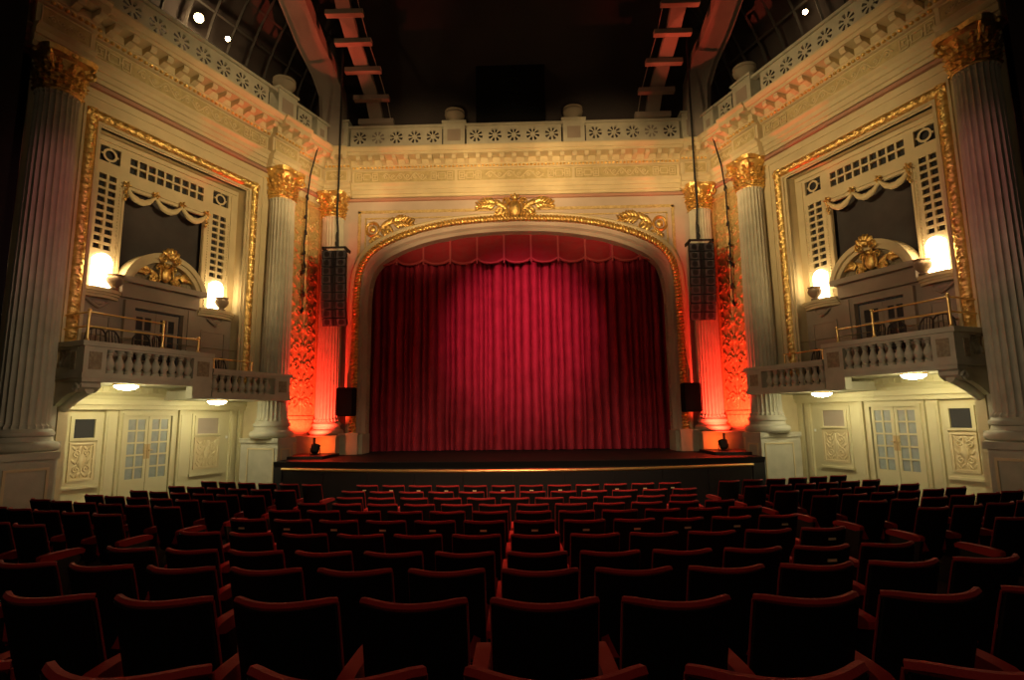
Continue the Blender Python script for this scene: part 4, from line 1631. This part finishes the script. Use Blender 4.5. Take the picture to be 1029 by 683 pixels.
SEATM = {}
q = MB(local); slab(q, .985, -.04, .978, 0, .022); SEATM['back_shell'] = mesh_of(q, 'back_shell', M['seatback'])
q = MB(local); slab(q, .90, .02, .995, .020, .05, .035)
NA = 14
q.tube([back_pt(-.97 + 1.94 * i / NA, 1.0, .034) for i in range(NA + 1)], .018, 6)
q.tube([back_pt(-1, t / 6, .024) for t in range(7)], .005, 5)
q.tube([back_pt(1, t / 6, .024) for t in range(7)], .005, 5)
SEATM['back_cushion'] = mesh_of(q, 'back_cushion', M['seatred'])
q = MB(local); q.bevbox(-.195, .195, .06, .15, .38, .76, .035)
SEATM['folded_seat'] = mesh_of(q, 'folded_seat', M['seatred'])
q = MB(local)
for k in range(9):
    pass
aw = .036
prof = [(-.03, .60), (.0, .612), (.10, .62), (.30, .62), (.40, .612), (.435, .59), (.43, .555), (.05, .535), (-.03, .56)]
q.prism([(b, c) for b, c in prof], -aw, aw)
SEATM['armrest'] = mesh_of(q, 'armrest', M['seatred'], 30)
q = MB(local)
q.prism([(-.02, .55), (.38, .55), (.40, .50), (.30, .30), (.26, 0.03), (.32, 0), (.02, 0), (.08, .05), (.04, .32)], -.022, .022)
SEATM['standard'] = mesh_of(q, 'standard', M['iron'], 30)
q = MB(local)
bp = [back_pt(0, .86, -.003)]
q.box(-.036, .036, bp[0][1] - .004, bp[0][1] + .01, bp[0][2] - .010, bp[0][2] + .010)
SEATM['number_plate'] = mesh_of(q, 'number_plate', M['plate'])
q = MB(local); q.blob(-.026, .30, .42, .012, .014, .018, 0); SEATM['aisle_light'] = mesh_of(q, 'aisle_light', M['white'])

ORD = 'zeroth first second third fourth fifth sixth seventh eighth ninth tenth eleventh twelfth'.split()


def seat(x, y, z, rot, label, group, plate=False, end=None, lamp=False):
    t = thing('theatre_seat', label, 'seat', (x, y, z + H), group, rot)
    def part(name, key, dx=0.):
        o = bpy.data.objects.new(name, SEATM[key])
        C.objects.link(o)
        o.parent = t
        o.location = (dx, 0, 0)
        return o
    part('back_shell', 'back_shell'); part('back_cushion', 'back_cushion'); part('folded_seat', 'folded_seat')
    part('armrest', 'armrest', -.282); part('standard', 'standard', -.282)
    if end:
        part('armrest', 'armrest', .282); part('standard', 'standard', .282)
    if plate:
        part('number_plate', 'number_plate')
    if lamp:
        o = part('aisle_light', 'aisle_light', .282 + .052 if lamp > 0 else -.282)
    return t


cam_o = Vector((.323, 0, H))
f_px = 551.6
pt, yw, rl = radians(7.88), radians(-1.47), radians(-.71)
Fv = Vector((sin(yw) * cos(pt), cos(yw) * cos(pt), sin(pt)))
R0 = Vector((cos(yw), -sin(yw), 0))
U0 = R0.cross(Fv)
Rv = cos(rl) * R0 + sin(rl) * U0
Uv = -sin(rl) * R0 + cos(rl) * U0


def px(p):
    d = p - cam_o
    zc = d.dot(Fv)
    if zc < .2:
        return None
    return (514.5 + f_px * d.dot(Rv) / zc, 341.5 - f_px * d.dot(Uv) / zc)


def in_view(x, y, z):
    p = px(Vector((x, y, z + ST + H)))
    if p is None:
        return False
    wpx = .33 * f_px / max(.5, y)
    return -wpx < p[0] < 1029 + wpx and p[1] < 683 + 60


n_seats = 0
for k in range(11):
    rowname = ORD[11 - k]
    for j in range(-6, 6):
        off = .28 if k == 8 else 0.
        sx = .385 + .56 * j + off
        if k == 8 and j == 5:
            continue
        if k == 9:
            sx += .02
        y = ROWY[k] + sag(sx)
        z = floor_z(sx, y)
        if not in_view(sx, y, z):
            continue
        rot = math.asin(max(-1, min(1, (sx - XC) / RC)))
        if j == 0:
            lab = f'red velvet seat of the middle column, {rowname} row behind the rail'
        else:
            lab = f'red velvet seat, {ORD[abs(j)]} {"left" if j < 0 else "right"} of the middle column, {rowname} row behind the rail'
        seat(sx, y, z, rot, lab, 'centre block seats', plate=(k in (5, 10)) or (k == 3 and j == 4) or (k == 4 and j == 5), end=(j == 5 or (k == 8 and j == 4)))
        n_seats += 1
    for s in (-1, 1):
        inner = 4.05 + .16 * (11.2 - ROWY[k])
        # walk along the arc by .56
        a = math.asin(min(.95, (inner + .28) / RC))
        for j in range(1, 10):
            ang = a + (j - 1) * .55 / RC
            if ang > 1.0:
                break
            xo = RC * sin(ang)
            sx = XC + s * xo
            y = ROWY[k] + RC - RC * cos(ang)
            z = floor_z(sx, y)
            # keep clear of the walls and pedestals
            X = abs(sx)
            u = (X - 14.698) * WT[0] + y * WT[1]
            n = (X - 14.698) * WN[0] + y * WN[1]
            if X > 7.35 + .13 * (10 - k) or not in_view(sx, y, z):
                continue
            rot = s * ang
            lab = f'red velvet seat, {ORD[j]} from the aisle in the {rowname} {"left" if s < 0 else "right"}-block row behind the rail'
            seat(sx, y, z, rot, lab, f'{"left" if s < 0 else "right"} block seats', end=(s < 0 and j == 1) or False, lamp=(s if (j == 1 and k in (4, 5, 6)) else 0) * -1)
            n_seats += 1
print('seats', n_seats)

# =====================================================================================================
#  LIGHTS
# =====================================================================================================
def spot(name, loc, target, energy, color, angle, blend=.4, size=.15):
    L = bpy.data.lights.new(name, 'SPOT')
    L.energy, L.color, L.spot_size, L.spot_blend, L.shadow_soft_size = energy, color, radians(angle), blend, size
    o = bpy.data.objects.new(name, L)
    C.objects.link(o)
    o.location = (loc[0], loc[1], loc[2] + H)
    d = Vector(target) - Vector(loc)
    o.rotation_euler = d.to_track_quat('-Z', 'Y').to_euler()
    return o


def point(name, loc, energy, color, size=.1):
    L = bpy.data.lights.new(name, 'POINT')
    L.energy, L.color, L.shadow_soft_size = energy, color, size
    o = bpy.data.objects.new(name, L)
    C.objects.link(o)
    o.location = (loc[0], loc[1], loc[2] + H)


for s in (-1, 1):
    # red floods at the column feet
    spot('red_flood_light', (s * 6.42, 17.38, ZS + .46), (s * 6.86, 18.4, 1.2), 1800, (1, .035, .018), 104, .45, .012)
    spot('red_beam', (s * 6.42, 17.30, ZS + .46), (-s * 6.95, 17.3, 13.3), 19000, (1, .13, .06), 6.3, .15, .05)
    spot('red_beam', (s * 6.42, 17.30, ZS + .46), (-s * 5.6, 17.35, 13.0), 8000, (1, .15, .07), 5, .12, .05)
    spot('red_cornice_glow', (s * 6.2, 17.2, ZS + .46), (s * 5.6, 18.6, 9.2), 1100, (1, .08, .04), 26, 1., .05)
    spot('amber_foot_light', (s * 6.38, 17.62, ZS + .30), (s * 6.40, 18.6, -.85), 60, (1, .11, .015), 110, 1., .05)
    # front-of-house spots on the stage wall and side walls
    spot('house_spot', (s * 1.5, 9.0, 5.0), (s * 3.0, 19.2, 8.2), 3900, (1, .66, .30), 36, 1., .3)
    spot('house_spot', (s * 3.0, 10.0, 5.0), (s * 6.5, 18.4, 7.8), 2300, (1, .66, .30), 32, 1., .3)
    spot('house_spot', (-s * 3.5, 8.0, 6.0), (s * 8.2, 15.9, 7.2), 4100, (1, .72, .34), 44, 1., .4)
    # wash on the tall near columns
    spot('column_fill', (-s * 3.0, 5.0, 3.5), (s * 9.95, 11.1, .8), 800, (1, .76, .50), 30, 1., .3)  # added fill to brighten the near column
    spot('pink_spot', (-s * 4.5, 6.0, 9.5), (s * 9.95, 11.1, 4.2), 1600, (1, .33, .30), 16, 1., .2)
    spot('balcony_fill', (-s * 2.0, 5.0, 3.0), (s * 8.2, 14.6, 1.2), 520, (1, .80, .50), 36, 1., .3)  # added general fill for the balcony fronts
spot('house_spot', (0, 9.0, 5.0), (0, 19.2, 8.5), 3500, (1, .66, .30), 30, 1., .3)
# curtain wash
spot('curtain_spot', (.4, 8.0, 9.5), (.15, 20.0, 3.0), 9600, (1, .26, .34), 29, 1., .1)
spot('curtain_wash', (0., 9.0, 6.0), (0, 20.0, 3.6), 110, (1, .34, .34), 60, .9, .3)
# red glow over the seats from the stage side, faint warm light from the rear
spot('seat_bounce_fill', (0, 16.5, 8.0), (0., 9.6, -1.8), 4400, (1, .06, .04), 46, 1., .4)  # added lamp standing in for red bounce from curtain and floods
spot('rail_fill', (0, -1.0, 9.0), (0, 14.2, -1.2), 6500, (1, .74, .42), 38, 1., .4)  # added lamp to put a gold highlight on the rail
point('rear_house_light', (0, -3.0, 6.0), 130, (1, .8, .5), .4)

w = bpy.data.worlds.new('house')
bpy.context.scene.world = w
w.use_nodes = True
bg = w.node_tree.nodes['Background']
bg.inputs['Color'].default_value = (1, .72, .48, 1)
bg.inputs['Strength'].default_value = .012

# =====================================================================================================
#  CAMERA
# =====================================================================================================
cd = bpy.data.cameras.new('camera')
cd.sensor_fit = 'HORIZONTAL'
cd.sensor_width = 36
cd.lens = f_px * 36 / 1029
cd.clip_start = .05
cd.clip_end = 200
co = bpy.data.objects.new('camera', cd)
C.objects.link(co)
rot = Matrix((Rv, Uv, -Fv)).transposed()
co.matrix_world = Matrix.Translation(cam_o) @ rot.to_4x4()
bpy.context.scene.camera = co

sc = bpy.context.scene
sc.view_settings.view_transform = 'Standard'
sc.view_settings.look = 'None'
sc.view_settings.exposure = 0
sc.cycles.use_denoising = True
sc.cycles.max_bounces = 6
sc.cycles.sample_clamp_indirect = 4
